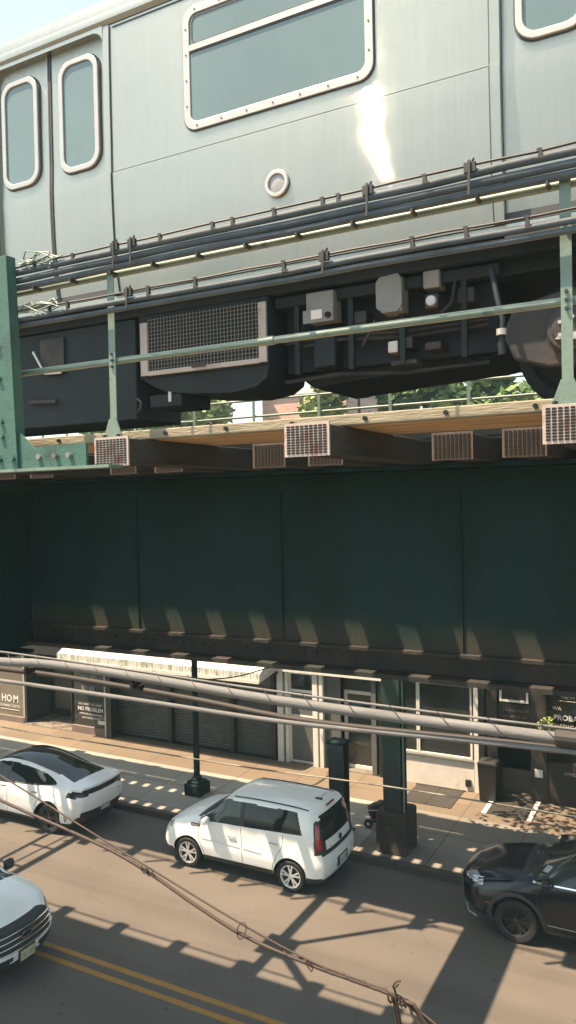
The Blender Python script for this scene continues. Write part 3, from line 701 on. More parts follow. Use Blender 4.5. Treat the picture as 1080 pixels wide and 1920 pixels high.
small_case(-1.72, -1.60, 9.57, 9.70, 5.26, 'box_grey'); small_case(-1.71, -1.61, 9.42, 9.53, 5.26, 'truck', ex3)
for x0, x1, z0, z1, m in ((-2.30,-2.18,9.40,9.50,'truck'),(-2.02,-1.94,9.15,9.24,'alum'),(-1.90,-1.83,9.17,9.26,'truck'),(-1.74,-1.62,9.14,9.2,'truck'),(-2.62,-2.44,9.10,9.40,'under2'),(-1.5,-1.38,9.45,9.56,'truck'),(-2.0,-1.8,9.05,9.09,'truck')): small_case(x0, x1, z0, z1, 5.34, m)
b = MB()
for z, dx in ((9.33,0),(9.29,.1),(9.02,0)): b.tube([(-2.9+dx,5.4,z),(-2.4,5.38,z+.02),(-1.9,5.4,z-.02),(-1.3,5.42,z)], .016, 6)
b.tube([(-1.5,5.3,9.62),(-1.52,5.28,9.45),(-1.6,5.27,9.38)], .012, 6); b.tube([(-2.1,5.3,9.4),(-2.14,5.28,9.3),(-2.2,5.3,9.22)], .012, 6)
b.build('brake_pipes', M['truck'], car, smooth=60)
b = MB(); b.prism([(-2.9,9.11),(-1.2,9.11),(-1.35,9.08),(-2.0,9.04),(-2.75,8.985)], lambda p: (p[0],5.6,p[1]), lambda p: (p[0],6.5,p[1])); b.build('case_bottom', M['under'], car)
ub('air_tank_cover', -9.0, -7.5, 5.3, 6.3, 8.95, 9.65, 'under2'); ub('equipment_case', -12.1, -9.2, 5.26, 6.3, 8.9, 9.66, 'under2')
for _n in set(bpy.data.objects.keys())-_before:
    for v in bpy.data.objects[_n].data.vertices: v.co.x = (v.co.x-6.6)*1.036+6.6; v.co.y += .20; v.co.z += .028
# trucks: side frame, axle boxes, wheels
def truck(xc):
    out = [(-1.42,9.0),(-1.5,9.18),(-1.42,9.36),(-1.05,9.44),(-.62,9.36),(-.45,9.2),(.45,9.2),(.62,9.36),(1.05,9.44),(1.42,9.36),(1.5,9.18),(1.42,9.0),(1.2,8.93),(.9,8.93),(.6,9.0),(.45,8.96),(-.45,8.96),(-.6,9.0),(-.9,8.93),(-1.2,8.93)]
    for y0, y1 in ((5.36, 5.52), (7.68, 7.84)):
        fr = MB().prism([(xc+p[0], p[1]) for p in out], lambda p: (p[0], y0, p[1]), lambda p: (p[0], y1, p[1])).build('truck_frame', M['truck'], car, bevel=.02)
        if y0 < 6:
            for s in (-1, 1):
                b = MB(); b.lathe([(.0,-.10),(.10,-.10),(.115,-.085),(.135,-.085),(.15,-.07),(.15,0)], (xc+s*1.05, y0, 9.155), (0,1,0), 24); hb = b.build('axle_box', M['truck'], fr, smooth=40)
                b = MB(); b.prism([(xc+s*1.05-.09,9.09),(xc+s*1.05+.1,9.07),(xc+s*1.05+.12,9.13),(xc+s*1.05-.05,9.12)], lambda p: (p[0], y0-.112, p[1]), lambda p: (p[0], y0-.102, p[1])); b.build('inspection_plate', M['alum'], fr)
                b = MB()
                for i in range(5): b.cyl((xc+s*1.05+.07*math.cos(i*1.256), y0-.1, 9.155+.07*math.sin(i*1.256)), (xc+s*1.05+.07*math.cos(i*1.256), y0-.118, 9.155+.07*math.sin(i*1.256)), .013, 6)
                b.build('bolts', M['alum'], fr)
            b = MB()
            for i in range(4): b.lathe([(.06,-.05-.0),(.09,-.05),(.09,.05),(.06,.05)], (xc-.25+.166*i, 5.42, 9.3), (0,0,1), 12)
            b.build('springs', M['under2'], fr)
            MB().box(xc-.5, xc+.5, 5.3, 5.5, 9.4, 9.6).build('bolster', M['under2'], fr)
    for s in (-1, 1):
        for y in (5.80, 7.25):
            b = MB(); b.lathe([(0,.0),(.09,.0),(.1,.03),(.33,.03),(.37,.0),(.435,.0),(.435,.10),(.46,.11),(.46,.13),(0,.13)] if y < 6 else [(0,0),(.46,0),(.46,.02),(.435,.03),(.435,.13),(0,.13)], (xc+s*1.05, y, 9.155), (0,1,0), 36); b.build('wheel', M['under'], car, smooth=35)
        MB().cyl((xc+s*1.05,5.5,9.155),(xc+s*1.05,7.7,9.155),.07,12).build('axle', M['under'], car, smooth=40)
    MB().box(xc-.7, xc+.7, 5.6, 7.5, 9.15, 9.55).build('motor_case', M['under'], car, bevel=.05)
truck(.30); truck(-13.4)
b = MB(); b.tube([(-1.25,5.30,9.62),(-1.2,5.25,9.4),(-1.16,5.22,9.25),(-1.17,5.22,9.1)], .02, 8); b.cyl((-1.17,5.22,9.10),(-1.165,5.22,9.02),.028,10); b.build('sander_hose', M['under2'], car, smooth=50)
MB().cyl((-1.17,5.22,9.15),(-1.17,5.22,9.19),.035,12).build('hose_clamp', M['alum'], car)
# curved grab handle and step at the right door bottom
MB().box(-1.12, .2, 5.13, 5.20, 9.75, 9.815).build('threshold', M['truck'], car)
# seats seen dark inside are hidden by the glass; next car's end to the left and right
for x0, x1, lab in ((-34.8, -16.4, 'next stainless steel subway car coupled beyond the left frame edge'), (3.2, 21.8, 'next stainless steel subway car coupled beyond the right frame edge')):
    o = thing('subway_car', lab, 'subway car', ((x0+x1)/2, 6.6, 8.7))
    b = MB(); p2 = [(TY+.07,9.86),(TY,10.6),(TY,12.1),(TY+.06,12.36),(TY+.7,12.62),(6.6,12.68)]; p2 += [(13.2-y, z) for y, z in p2[-2::-1]]
    b.prism(p2, lambda p: (x0, p[0], p[1]), lambda p: (x1, p[0], p[1])); b.build('body', M['steel'], o, uv=True)
    MB().box(x0+.3, x1-.3, 5.4, 7.8, 8.95, 9.855).build('underframe', M['under'], o)
    b = MB()
    for i in range(4):
        cx = x0+1.85+4.55*i
        for s in (-.36, .36): b.prism(rrect(cx+s-.2, cx+s+.2, 10.98, 11.94, .12), lambda p: (p[0], TY-.012, p[1]), lambda p: (p[0], TY-.002, p[1]))
    b.build('door_window', M['tglass'], o)
# ------------------------------------------------------------------ shops across the street
FY = 20.42
def text(s, size, x, y, z, m, parent, name='lettering', ext=.003, align='LEFT', bold=False, sx=1.0):
    cu = bpy.data.curves.new('t', 'FONT'); cu.body = s; cu.size = size; cu.extrude = ext; cu.align_x = align; cu.resolution_u = 2
    if bold: cu.offset = size*.022
    o = bpy.data.objects.new('t', cu); COL.objects.link(o); bpy.context.view_layer.update()
    me = bpy.data.meshes.new_from_object(o.evaluated_get(bpy.context.evaluated_depsgraph_get()))
    bpy.data.objects.remove(o); bpy.data.curves.remove(cu)
    off = OFF.get(parent.name, Vector((0,0,0)))
    for v in me.vertices: v.co = Vector((x+v.co.x*sx, y-v.co.z, z+v.co.y))-off
    me.name = name; me.materials.clear(); me.materials.append(m)
    r = bpy.data.objects.new(name, me); COL.objects.link(r); r.parent = parent; OFF[r.name] = off
    return r
def wallbox(t, x0, x1, y0, y1, z0, z1, m, name='wall', bev=0): return MB().box(x0, x1, y0, y1, z0, z1).build(name, m, t, bevel=bev)
sg = glass('shop_window_glass', (.06,.068,.062), .05, .6)
sgt = glass('tan_backed_glass', (.30,.265,.20), .08, .6)
roller = mat('grey_roller_shutter', (.20,.19,.17), .55, var=.15, scale=2, col2=(.14,.13,.12), c2=(.5,.7))
darkwall = mat('dark_brown_stone', (.070,.059,.050), .55, var=.3, scale=4, bump=.15, col2=(.032,.028,.026), c2=(.45,.7))
darkfas = mat('dark_sign_band', (.022,.024,.024), .5, var=.2)
beige = mat('beige_pinkish_stone', (.34,.27,.23), .8, var=.15, scale=4, bump=.2)
greypan = mat('grey_green_panel', (.20,.215,.20), .6, var=.12, scale=3, col2=(.12,.13,.125), c2=(.55,.7))
brickred = bpy.data.materials.new('rose_brick'); brickred.use_nodes = True
_t = brickred.node_tree; _b = _t.nodes.new('ShaderNodeTexBrick'); _b.inputs['Scale'].default_value = 1; _b.inputs['Brick Width'].default_value = .42; _b.inputs['Row Height'].default_value = .15; _b.inputs['Mortar Size'].default_value = .012
_b.inputs['Color1'].default_value = (.50,.27,.21,1); _b.inputs['Color2'].default_value = (.60,.35,.28,1); _b.inputs['Mortar'].default_value = (.48,.40,.36,1)
_c = _t.nodes.new('ShaderNodeTexCoord'); _m = _t.nodes.new('ShaderNodeMapping'); _m.inputs['Rotation'].default_value = (R(90),0,0)
_t.links.new(_c.outputs['Object'], _m.inputs[0]); _t.links.new(_m.outputs[0], _b.inputs['Vector']); _t.links.new(_b.outputs['Color'], _t.nodes['Principled BSDF'].inputs['Base Color']); _t.nodes['Principled BSDF'].inputs['Roughness'].default_value = .85
H = 5.2
FY = 20.03
# --- shop A: glass front with lettering
t = thing('shop', 'shop with lettered glass windows and a recessed double door at left', 'shop', (-24.2, FY, .15))
wallbox(t, -31, -18.05, FY+1.55, FY+9, .0, H, darkwall); wallbox(t, -31, -18.05, FY, FY+1.54, 2.75, H, darkfas, 'fascia')
wallbox(t, -31, -22.32, FY+.02, FY+.22, .0, .36, beige, 'bulkhead', .01); wallbox(t, -19.95, -18.36, FY+.02, FY+.22, 0, .40, beige, 'bulkhead', .01)
w1 = MB().box(-31, -22.36, FY+.10, FY+.12, .36, 2.74).build('display_window', sgt, t); w2 = MB().box(-19.92, -18.40, FY+.10, FY+.12, .40, 2.74).build('display_window', sg, t)
for x in (-29.5, -27.6, -25.6, -23.75): wallbox(t, x-.03, x+.03, FY+.06, FY+.098, .36, 2.74, M['darktrim'], 'mullion')
wallbox(t, -22.36, -22.28, FY+.05, FY+.15, .0, 2.75, M['alum'], 'mullion'); wallbox(t, -19.97, -19.93, FY+.05, FY+.15, .46, 2.75, M['darktrim'], 'mullion'); wallbox(t, -18.40, -18.30, FY+.01, FY+.20, 0, 2.75, M['alum'], 'mullion')
MB().box(-22.30, -22.28, FY+.16, FY+1.4, .2, 2.74).build('return_window', sg, t); MB().box(-19.97, -19.95, FY+.16, FY+1.4, .2, 2.74).build('return_window', sgt, t)
for x0, x1 in ((-22.2, -21.13), (-21.09, -20.0)):
    d = MB().box(x0, x1, FY+1.42, FY+1.46, .16, 2.5).build('door', M['alum'] if 0 else M['darktrim'], t)
    MB().box(x0+.07, x1-.07, FY+1.405, FY+1.419, .42, 2.42).build('door_glass', sgt, d)
    xx = x1-.1 if x0 < -21.5 else x0+.1; MB().box(xx-.02, xx+.02, FY+1.36, FY+1.40, 1.0, 1.5).build('handle', M['alum'], d)
wallbox(t, -22.28, -19.97, FY, FY+1.4, .0, .17, M['concrete'], 'threshold'); wallbox(t, -18.29, -18.06, FY-.04, FY+.3, 0, 2.75, M['darktrim'], 'pilaster')
text('HO', .36, -23.54, FY+.092, .86, M['letter'], w1, bold=True); text('M', .36, -22.92, FY+.092, .86, M['letter'], w1, bold=True); MB().cbox((-22.99, FY+.09, .99), (.045,.004,.045)).build('lettering', M['letter'], w1)
text('LEARNING CENTER', .125, -23.66, FY+.092, .66, M['letter'], w1); MB().box(-23.6, -22.6, FY+.088, FY+.094, .56, .58).build('lettering', M['letter'], w1)
text('BAD CREDIT / NO CREDIT', .092, -19.66, FY+.092, 1.12, M['letter'], w2); text('NO PROBLEM', .19, -19.70, FY+.092, .93, M['letter'], w2, bold=True)
text('APPROVAL GUARANTEED', .092, -19.63, FY+.092, .79, M['letter'], w2); text('SEE STORE FOR DETAILS', .075, -19.5, FY+.092, .66, M['letter'], w2)
poster = mat('pale_poster_paper', (.30,.32,.30), .8, var=.1)
for x, z, ww, hh in ((-19.66,2.28,.40,.30),(-19.2,2.28,.36,.30),(-19.5,1.92,.30,.26),(-19.12,1.92,.34,.26),(-19.5,1.55,.28,.24),(-19.16,1.55,.26,.24)): MB().box(x, x+ww, FY+.088, FY+.098, z, z+hh).build('poster', poster, w2)
MB().box(-18.78, -18.46, FY+.088, FY+.098, .52, .64).build('notice', M['letter'], w2)
MB().box(-21.9, -21.4, FY+1.39, FY+1.40, 2.1, 2.2).build('notice', poster, d)
wallbox(t, -31, -18.06, FY-.10, FY+9, H, H+.25, beige, 'parapet')
for o in t.children_recursive:
    for v in o.data.vertices: v.co.x = (v.co.x-24.2)*.978+24.2
FY = 20.42
# --- shop B: shutters below the corrugated awning
t = thing('shop', 'shop with grey roller shutters closed under the white corrugated awning', 'shop', (-14.9, FY, .15))
wallbox(t, -18.04, -11.56, FY+.4, FY+9, 0, H, darkwall); wallbox(t, -18.04, -11.56, FY+.02, FY+.39, 3.05, H, darkfas, 'fascia')
for x in (-18.02, -15.62, -13.2, -11.7): wallbox(t, x, x+.14, FY, FY+.38, 0, 3.04, M['darktrim'], 'pilaster')
def shutter(x0, x1, m, z1=2.62):
    b = MB(); nS = 26
    for i in range(nS):
        z0 = .16+(z1-.16)*i/nS; za = .16+(z1-.16)*(i+1)/nS
        b.add([(x0,FY+.20,z0),(x1,FY+.20,z0),(x1,FY+.175,lerp(z0,za,.5)),(x0,FY+.175,lerp(z0,za,.5)),(x1,FY+.20,za-.006),(x0,FY+.20,za-.006)], [(0,1,2,3),(3,2,4,5)])
    o = b.build('roller_shutter', m, t); MB().box(x0, x1, FY+.12, FY+.30, z1+.001, 3.03).build('shutter_housing', m, t)
    return o
shutter(-17.87, -15.63, roller); shutter(-15.47, -13.21, roller); shutter(-13.05, -11.71, greypan, 2.4)
aw = MB(); n = 150; x0, x1 = -19.35, -11.42
vs = []; 
for i in range(n+1):
    x = lerp(x0, x1, i/n); dz = .010*(1 if i % 2 else -1)
    vs += [(x, FY+.018, 3.62+dz), (x, 19.30, 3.02+dz)]
aw.add(vs, [(2*i, 2*i+2, 2*i+3, 2*i+1) for i in range(n)])
corr = mat('white_corrugated_awning', (.60,.61,.57), .55, var=.12, scale=1.5, col2=(.28,.30,.24), c2=(.45,.62), c2scale=2.2, stretch=(3,.5,1))
a = aw.build('awning', corr, t)
fs = MB(); vs = []
for i in range(n+1):
    x = lerp(x0, x1, i/n); dy = .005*(1 if i % 2 else -1); vs += [(x, 19.285+dy, 3.05), (x, 19.285+dy, 2.80)]
fs.add(vs, [(2*i, 2*i+2, 2*i+3, 2*i+1) for i in range(n)]); fs.build('valance', corr, a)
MB().box(x0, x1, 19.255, 19.273, 2.74, 2.84).build('valance_edge', M['white'], a)
for x in (x0-.012, x1): MB().prism([(FY+.015,3.62),(19.30,3.03),(19.28,2.76),(FY+.015,2.95)], lambda p: (x, p[0], p[1]), lambda p: (x+.012, p[0], p[1])).build('side_panel', corr, a)
MB().box(x0, x1, FY-.05, FY+.0185, 2.8, 2.9).build('awning_rail', M['darktrim'], a)
wallbox(t, -18.04, -11.56, FY-.08, FY+9, H, H+.2, M['darktrim'], 'parapet')
# --- shop C: white posts and header
t = thing('shop', 'shop front with white posts, a long white header and grey panels mid row', 'shop', (-9.75, FY, .15))
wallbox(t, -11.52, -7.86, FY+.6, FY+9, 0, H, darkwall); wallbox(t, -11.52, -7.86, FY+.05, FY+.59, 3.14, H, darkfas, 'fascia')
wallbox(t, -11.5, -7.88, FY-.10, FY+.30, 2.90, 3.12, M['white'], 'header', .01)
for x, w_ in ((-11.48,.20),(-11.20,.10),(-10.28,.16),(-10.06,.12)): wallbox(t, x, x+w_, FY-.02, FY+.25, 0, 2.89, M['white'], 'post', .008)
def window(t, x0, x1, z0, z1, y=FY+.12, m=None, fm=None, fw=.05, name='window'):
    fm = fm or M['white']; f = MB().prism([(x0,z0),(x1,z0),(x1,z1),(x0,z1)], lambda p: (p[0], y-.04, p[1]), lambda p: (p[0], y+.04, p[1]), hole=[(x0+fw,z0+fw),(x1-fw,z0+fw),(x1-fw,z1-fw),(x0+fw,z1-fw)]).build(name, fm, t)
    MB().box(x0+fw, x1-fw, y, y+.015, z0+fw, z1-fw).build('pane', m or sg, f); return f
window(t, -11.10, -10.28, 1.55, 2.88); f = window(t, -11.10, -10.28, .17, 1.52, m=greypan); 
MB().box(-11.05, -10.33, FY+.095, FY+.119, 2.28, 2.36).build('blind_bar', M['white'], f); MB().box(-11.05, -10.33, FY+.10, FY+.119, 1.60, 2.27).build('blind', greypan, f)
window(t, -9.93, -9.42, .2, 2.88, m=greypan, fm=greypan)
d = window(t, -9.40, -8.45, .17, 2.45, y=FY+.35, m=sg, fm=M['white'], fw=.10, name='door'); MB().box(-9.15, -8.85, FY+.338, FY+.349, 1.75, 2.1).build('teal_poster', mat('teal_poster', (.05,.20,.22), .6, var=.1), d); MB().box(-9.3,-9.26,FY+.26,FY+.30,.9,1.3).build('handle', M['alum'], d)
wallbox(t, -9.41, -8.44, FY+.3, FY+.5, 2.46, 2.89, darkfas, 'transom'); wallbox(t, -8.42, -8.28, FY, FY+.3, 0, 2.89, greypan, 'post'); wallbox(t, -8.20, -8.02, FY-.02, FY+.25, 0, 2.89, M['darktrim'], 'post')
wallbox(t, -8.27, -7.86, FY+.2, FY+.4, 0, 2.89, greypan, 'side_panel'); wallbox(t, -9.41, -8.2, FY+.02, FY+.3, 0.0, .17, M['concrete'], 'threshold')
wallbox(t, -11.1, -10.28, FY+.0, FY+.08, .0, .165, M['concrete'], 'sill'); wallbox(t, -11.52, -7.87, FY-.06, FY+9, H, H+.2, M['white'], 'parapet')
# --- shop D: big window over white wall
t = thing('shop', 'shop with one wide window above a white painted wall', 'shop', (-6.6, FY, .15))
wallbox(t, -7.82, -5.18, FY+.6, FY+9, 0, H, darkwall); wallbox(t, -7.82, -5.18, FY+.03, FY+.59, 3.16, H, darkfas, 'fascia')
wallbox(t, -7.62, -5.50, FY-.06, FY+.30, 2.98, 3.14, M['white'], 'header', .01)
wallbox(t, -7.60, -5.50, FY, FY+.25, 0, .90, M['whitewall'], 'low_wall'); wallbox(t, -7.62, -5.49, FY-.04, FY+.26, .902, .97, greypan, 'sill')
window(t, -7.06, -5.56, .975, 2.97, m=sg, fw=.045); window(t, -7.60, -7.07, .975, 2.97, m=sg, fw=.04)
MB().box(-6.55, -5.75, FY+.20, FY+.24, 2.35, 2.7).build('hanging_sign', greypan, t); MB().box(-6.2, -5.7, FY+.25, FY+.3, 1.75, 2.05).build('counter', M['darktrim'], t)
wallbox(t, -5.66, -5.60, FY+.105, FY+.118, 1.1, 2.9, mat('dark_red_banner', (.12,.03,.03), .7), 'banner')
wallbox(t, -7.81, -7.63, FY-.03, FY+.3, 0, 3.15, mat('brown_timber_jamb', (.20,.12,.06), .7, var=.3, scale=6, stretch=(6,6,1)), 'jamb')
wallbox(t, -5.48, -5.36, FY-.03, FY+.2, 0, 3.15, M['white'], 'post'); wallbox(t, -5.34, -5.19, FY-.05, FY+.3, 0, 3.15, M['darktrim'], 'post')
MB().box(-5.72, -5.58, FY-.07, FY-.001, .28, .46).build('meter_box', M['black_metal'], t)
wallbox(t, -7.82, -5.18, FY-.05, FY+9, H, H+.2, beige, 'parapet')
# --- shop E: dark stone office with lettering
t = thing('office_building', 'dark stone office with bronze lettered windows and a recessed entrance', 'office', (-1, FY, .15))
wallbox(t, -5.16, 8, FY+1.6, FY+9, 0, H+1, darkwall); wallbox(t, -5.16, 8, FY+.0, FY+1.59, 3.2, H+1, darkwall, 'fascia')
wallbox(t, -5.16, -4.86, FY, FY+1.58, 0, 3.19, darkwall, 'pier'); wallbox(t, -4.84, -4.04, FY+.03, FY+.25, 1.75, 2.62, darkfas, 'sign_panel')
window(t, -4.80, -4.06, 2.66, 3.16, y=FY+.06, fw=.055, m=darkfas)
sp = bpy.data.objects['sign_panel']
for i, s in enumerate(('TAX & IMMIGRATION', 'REAL ESTATE LAW', 'NOTARY')): text(s, .075, -4.72, FY+.026, 2.42-.16*i, mat('faded_red_lettering', (.22,.13,.09), .6) if i == 0 else bpy.data.materials['faded_red_lettering'], sp)
MB().box(-4.52, -4.28, FY+.015, FY+.028, 1.78, 1.98).build('notice', greypan, sp)
wallbox(t, -4.02, -3.62, FY, FY+1.58, 0, 3.19, darkwall, 'pier')
pw = MB().box(-3.60, 7.9, FY+.10, FY+.13, 1.25, 3.19).build('lettered_window', mat('dark_green_tinted_glass', (.030,.034,.026), .06, var=.2, scale=1.5, spec=.6), t)
wallbox(t, -3.61, 7.9, FY+.0, FY+.3, 0, 1.24, darkwall, 'low_wall')
for x in (-2.2, -.4, 1.6, 3.6, 5.6): wallbox(t, x-.04, x+.04, FY+.05, FY+.099, 1.25, 3.19, M['darktrim'], 'mullion')
text('NEW YORK', .15, -3.26, FY+.095, 2.86, M['letter_warm'], pw); MB().box(-3.3, -2.3, FY+.09, FY+.098, 2.80, 2.815).build('lettering', M['letter_warm'], pw)
text('WA', .13, -3.48, FY+.095, 2.56, M['letter_warm'], pw); text('PROBATE', .19, -3.46, FY+.095, 2.31, M['letter'], pw, bold=True); text('MEDICAL', .16, -3.44, FY+.095, 2.09, M['letter_warm'], pw)
wallbox(t, -4.86, -4.02, FY+.1, FY+1.5, 0, .17, M['concrete'], 'step'); wallbox(t, -4.86, -4.02, FY+.5, FY+.6, .172, .75, beige, 'inner_wall')
MB().box(-4.85, -4.03, FY+1.3, FY+1.34, .18, 2.6).build('door', M['black_metal'], t)
sm = MB().box(-3.92, -3.72, FY-.025, FY-.002, .80, 1.0).build('white_notice', M['letter'], t)
MB().box(-3.66,-3.60,FY-.03,FY+.1,.2,3.1).build('down_pipe', M['darktrim'], t)
text('OFFICES', .10, -3.2, FY-.004, .95, M['letter_warm'], t)
# plant box on its sill
def leaf_cloud(mb, centre, rad, n, size, rnd, squash=(1,1,1), hollow=.0):
    for _ in range(n):
        while True:
            p = Vector((rnd.uniform(-1,1), rnd.uniform(-1,1), rnd.uniform(-1,1)))
            if hollow < p.length < 1: break
        c = Vector(centre)+Vector((p.x*rad*squash[0], p.y*rad*squash[1], p.z*rad*squash[2]))
        u = Vector((rnd.gauss(0,1), rnd.gauss(0,1), rnd.gauss(0,.6))).normalized(); v = u.cross(Vector((rnd.gauss(0,1), rnd.gauss(0,1), rnd.gauss(0,1)))).normalized()
        s = size*rnd.uniform(.6,1.3)
        mb.add([c-u*s, c+v*s*.45, c+u*s, c-v*s*.45], [(0,1,2,3)])
rnd = random.Random(4)
t = thing('potted_plant', 'bushy green potted plant on the ledge of the dark office', 'plant', (-3.56, FY-.2, 1.65))
b = MB(); b.lathe([(0,1.65),(.10,1.65),(.14,1.86),(.12,1.86),(.11,1.83),(0,1.83)], (-3.56,FY-.2,0), (0,0,1), 14); b.build('pot', M['concrete'], t)
MB().box(-3.8,-3.3,FY-.38,FY-.003,1.59,1.647).build('ledge', darkwall, t)
b = MB()
for c in ((-3.56,2.05),(-3.44,2.14),(-3.68,2.16),(-3.54,2.30),(-3.64,2.0)): leaf_cloud(b, (c[0], FY-.22, c[1]), .17, 60, .06, rnd)
b.build('foliage', M['leaf2'], t)
# ------------------------------------------------------------------ trees and buildings behind the shops
def tree(x, y, z0, h, rad, seed, label, m, n=5200, leaf=.24, name='tree', lean=0):
    rnd = random.Random(seed); t = thing(name, label, 'tree', (x, y, z0), 'trees behind the shops')
    b = MB(); top = Vector((x+rnd.uniform(-.4,.4)+lean*.6, y, z0+h*.62))
    b.tube([(x,y,z0-.1),(x+.05,y,z0+h*.2),(x,y+.1,z0+h*.4),top], [.26,.20,.16,.10], 8); cl = []
    for i in range(9):
        a = i*2.4+rnd.random(); s = Vector((x+lean*.25, y, z0+h*rnd.uniform(.42,.55))); e = Vector((x+lean+math.cos(a)*rad*.75, y+math.sin(a)*rad*.75, z0+h*rnd.uniform(.55 if name == 'tree' else .7,.9)))
        b.tube([s, s.lerp(e,.5)+Vector((0,0,.2)), e], [.11,.07,.03], 6); cl.append(e)
    b.build('trunk', M['bark'], t, smooth=60)
    c = MB()
    cl += [Vector((x+lean, y, z0+h*.85)), Vector((x+lean+rad*.3, y-rad*.3, z0+h*.7)), Vector((x+lean-rad*.4, y-rad*.4, z0+h*.6))]
    for i in range(10): cl.append(Vector((x+lean+rnd.uniform(-1,1)*rad*.8, y+rnd.uniform(-1,1)*rad*.8, z0+h*rnd.uniform(.45 if name == 'tree' else .66,.92))))
    for e in cl: leaf_cloud(c, e, rad*rnd.uniform(.28,.46), n//len(cl), leaf, rnd, (1,1,.8))
    c.build('crown', m, t)
tree(-26.0, 33, 0, 16.5, 3.4, 11, 'broad sunlit tree behind the shops, farther from the rose brick building', M['leaf2'], 12000)
tree(-21.6, 31, 0, 16.0, 3.1, 12, 'sunlit tree touching the left side of the rose brick building', M['leaf2'], 12000)
tree(-13.0, 31, 0, 15.5, 2.3, 13, 'pale tree at the right side of the rose brick building', M['leaf2'], 10000)
tree(-9.6, 32, 0, 16, 3.0, 14, 'dark dense tree behind the roofs near the right wheels of the train', M['leaf'], 9500)
tree(-5.2, 31.5, 0, 16, 3.0, 15, 'rightmost dark tree behind the dark office', M['leaf'], 9500)
tree(-33, 36, 0, 15.0, 2.2, 16, 'small pale tree at the far left beyond the shops', M['leaf2'], 4000)
tree(-1.3, 18.3, .15, 8.0, 2.3, 31, 'leaning street tree whose crown shades the pavement before the dark office', M['leaf'], 2200, .12, name='street_tree', lean=-3.6)
t = thing('brick_building', 'rose brick apartment building glimpsed beneath the train between the trees', 'building', (-17.3, 36, 0))
wallbox(t, -19.6, -15.0, 34, 42, 0, 13.2, brickred); wallbox(t, -19.7, -14.9, 33.9, 42.1, 13.2, 13.5, M['white'], 'cornice')
for i in range(4):
    for z in (1.5, 4.5, 7.5):
        f = window(t, -19.3+1.1*i, -18.6+1.1*i, z, z+1.7, y=33.98, fm=M['white'], name='window')
t = thing('brick_building', 'low rose and teal building at the far left beneath the train', 'building', (-34, 42, 0))
wallbox(t, -40, -31, 40, 48, 0, 12.6, brickred); wallbox(t, -30.9, -28, 40.5, 47, 0, 12.3, mat('teal_siding', (.22,.36,.36), .7, var=.1), 'teal_wall')
wallbox(t, -40.1, -30.95, 39.9, 48.1, 12.6, 12.8, M['white'], 'cornice')
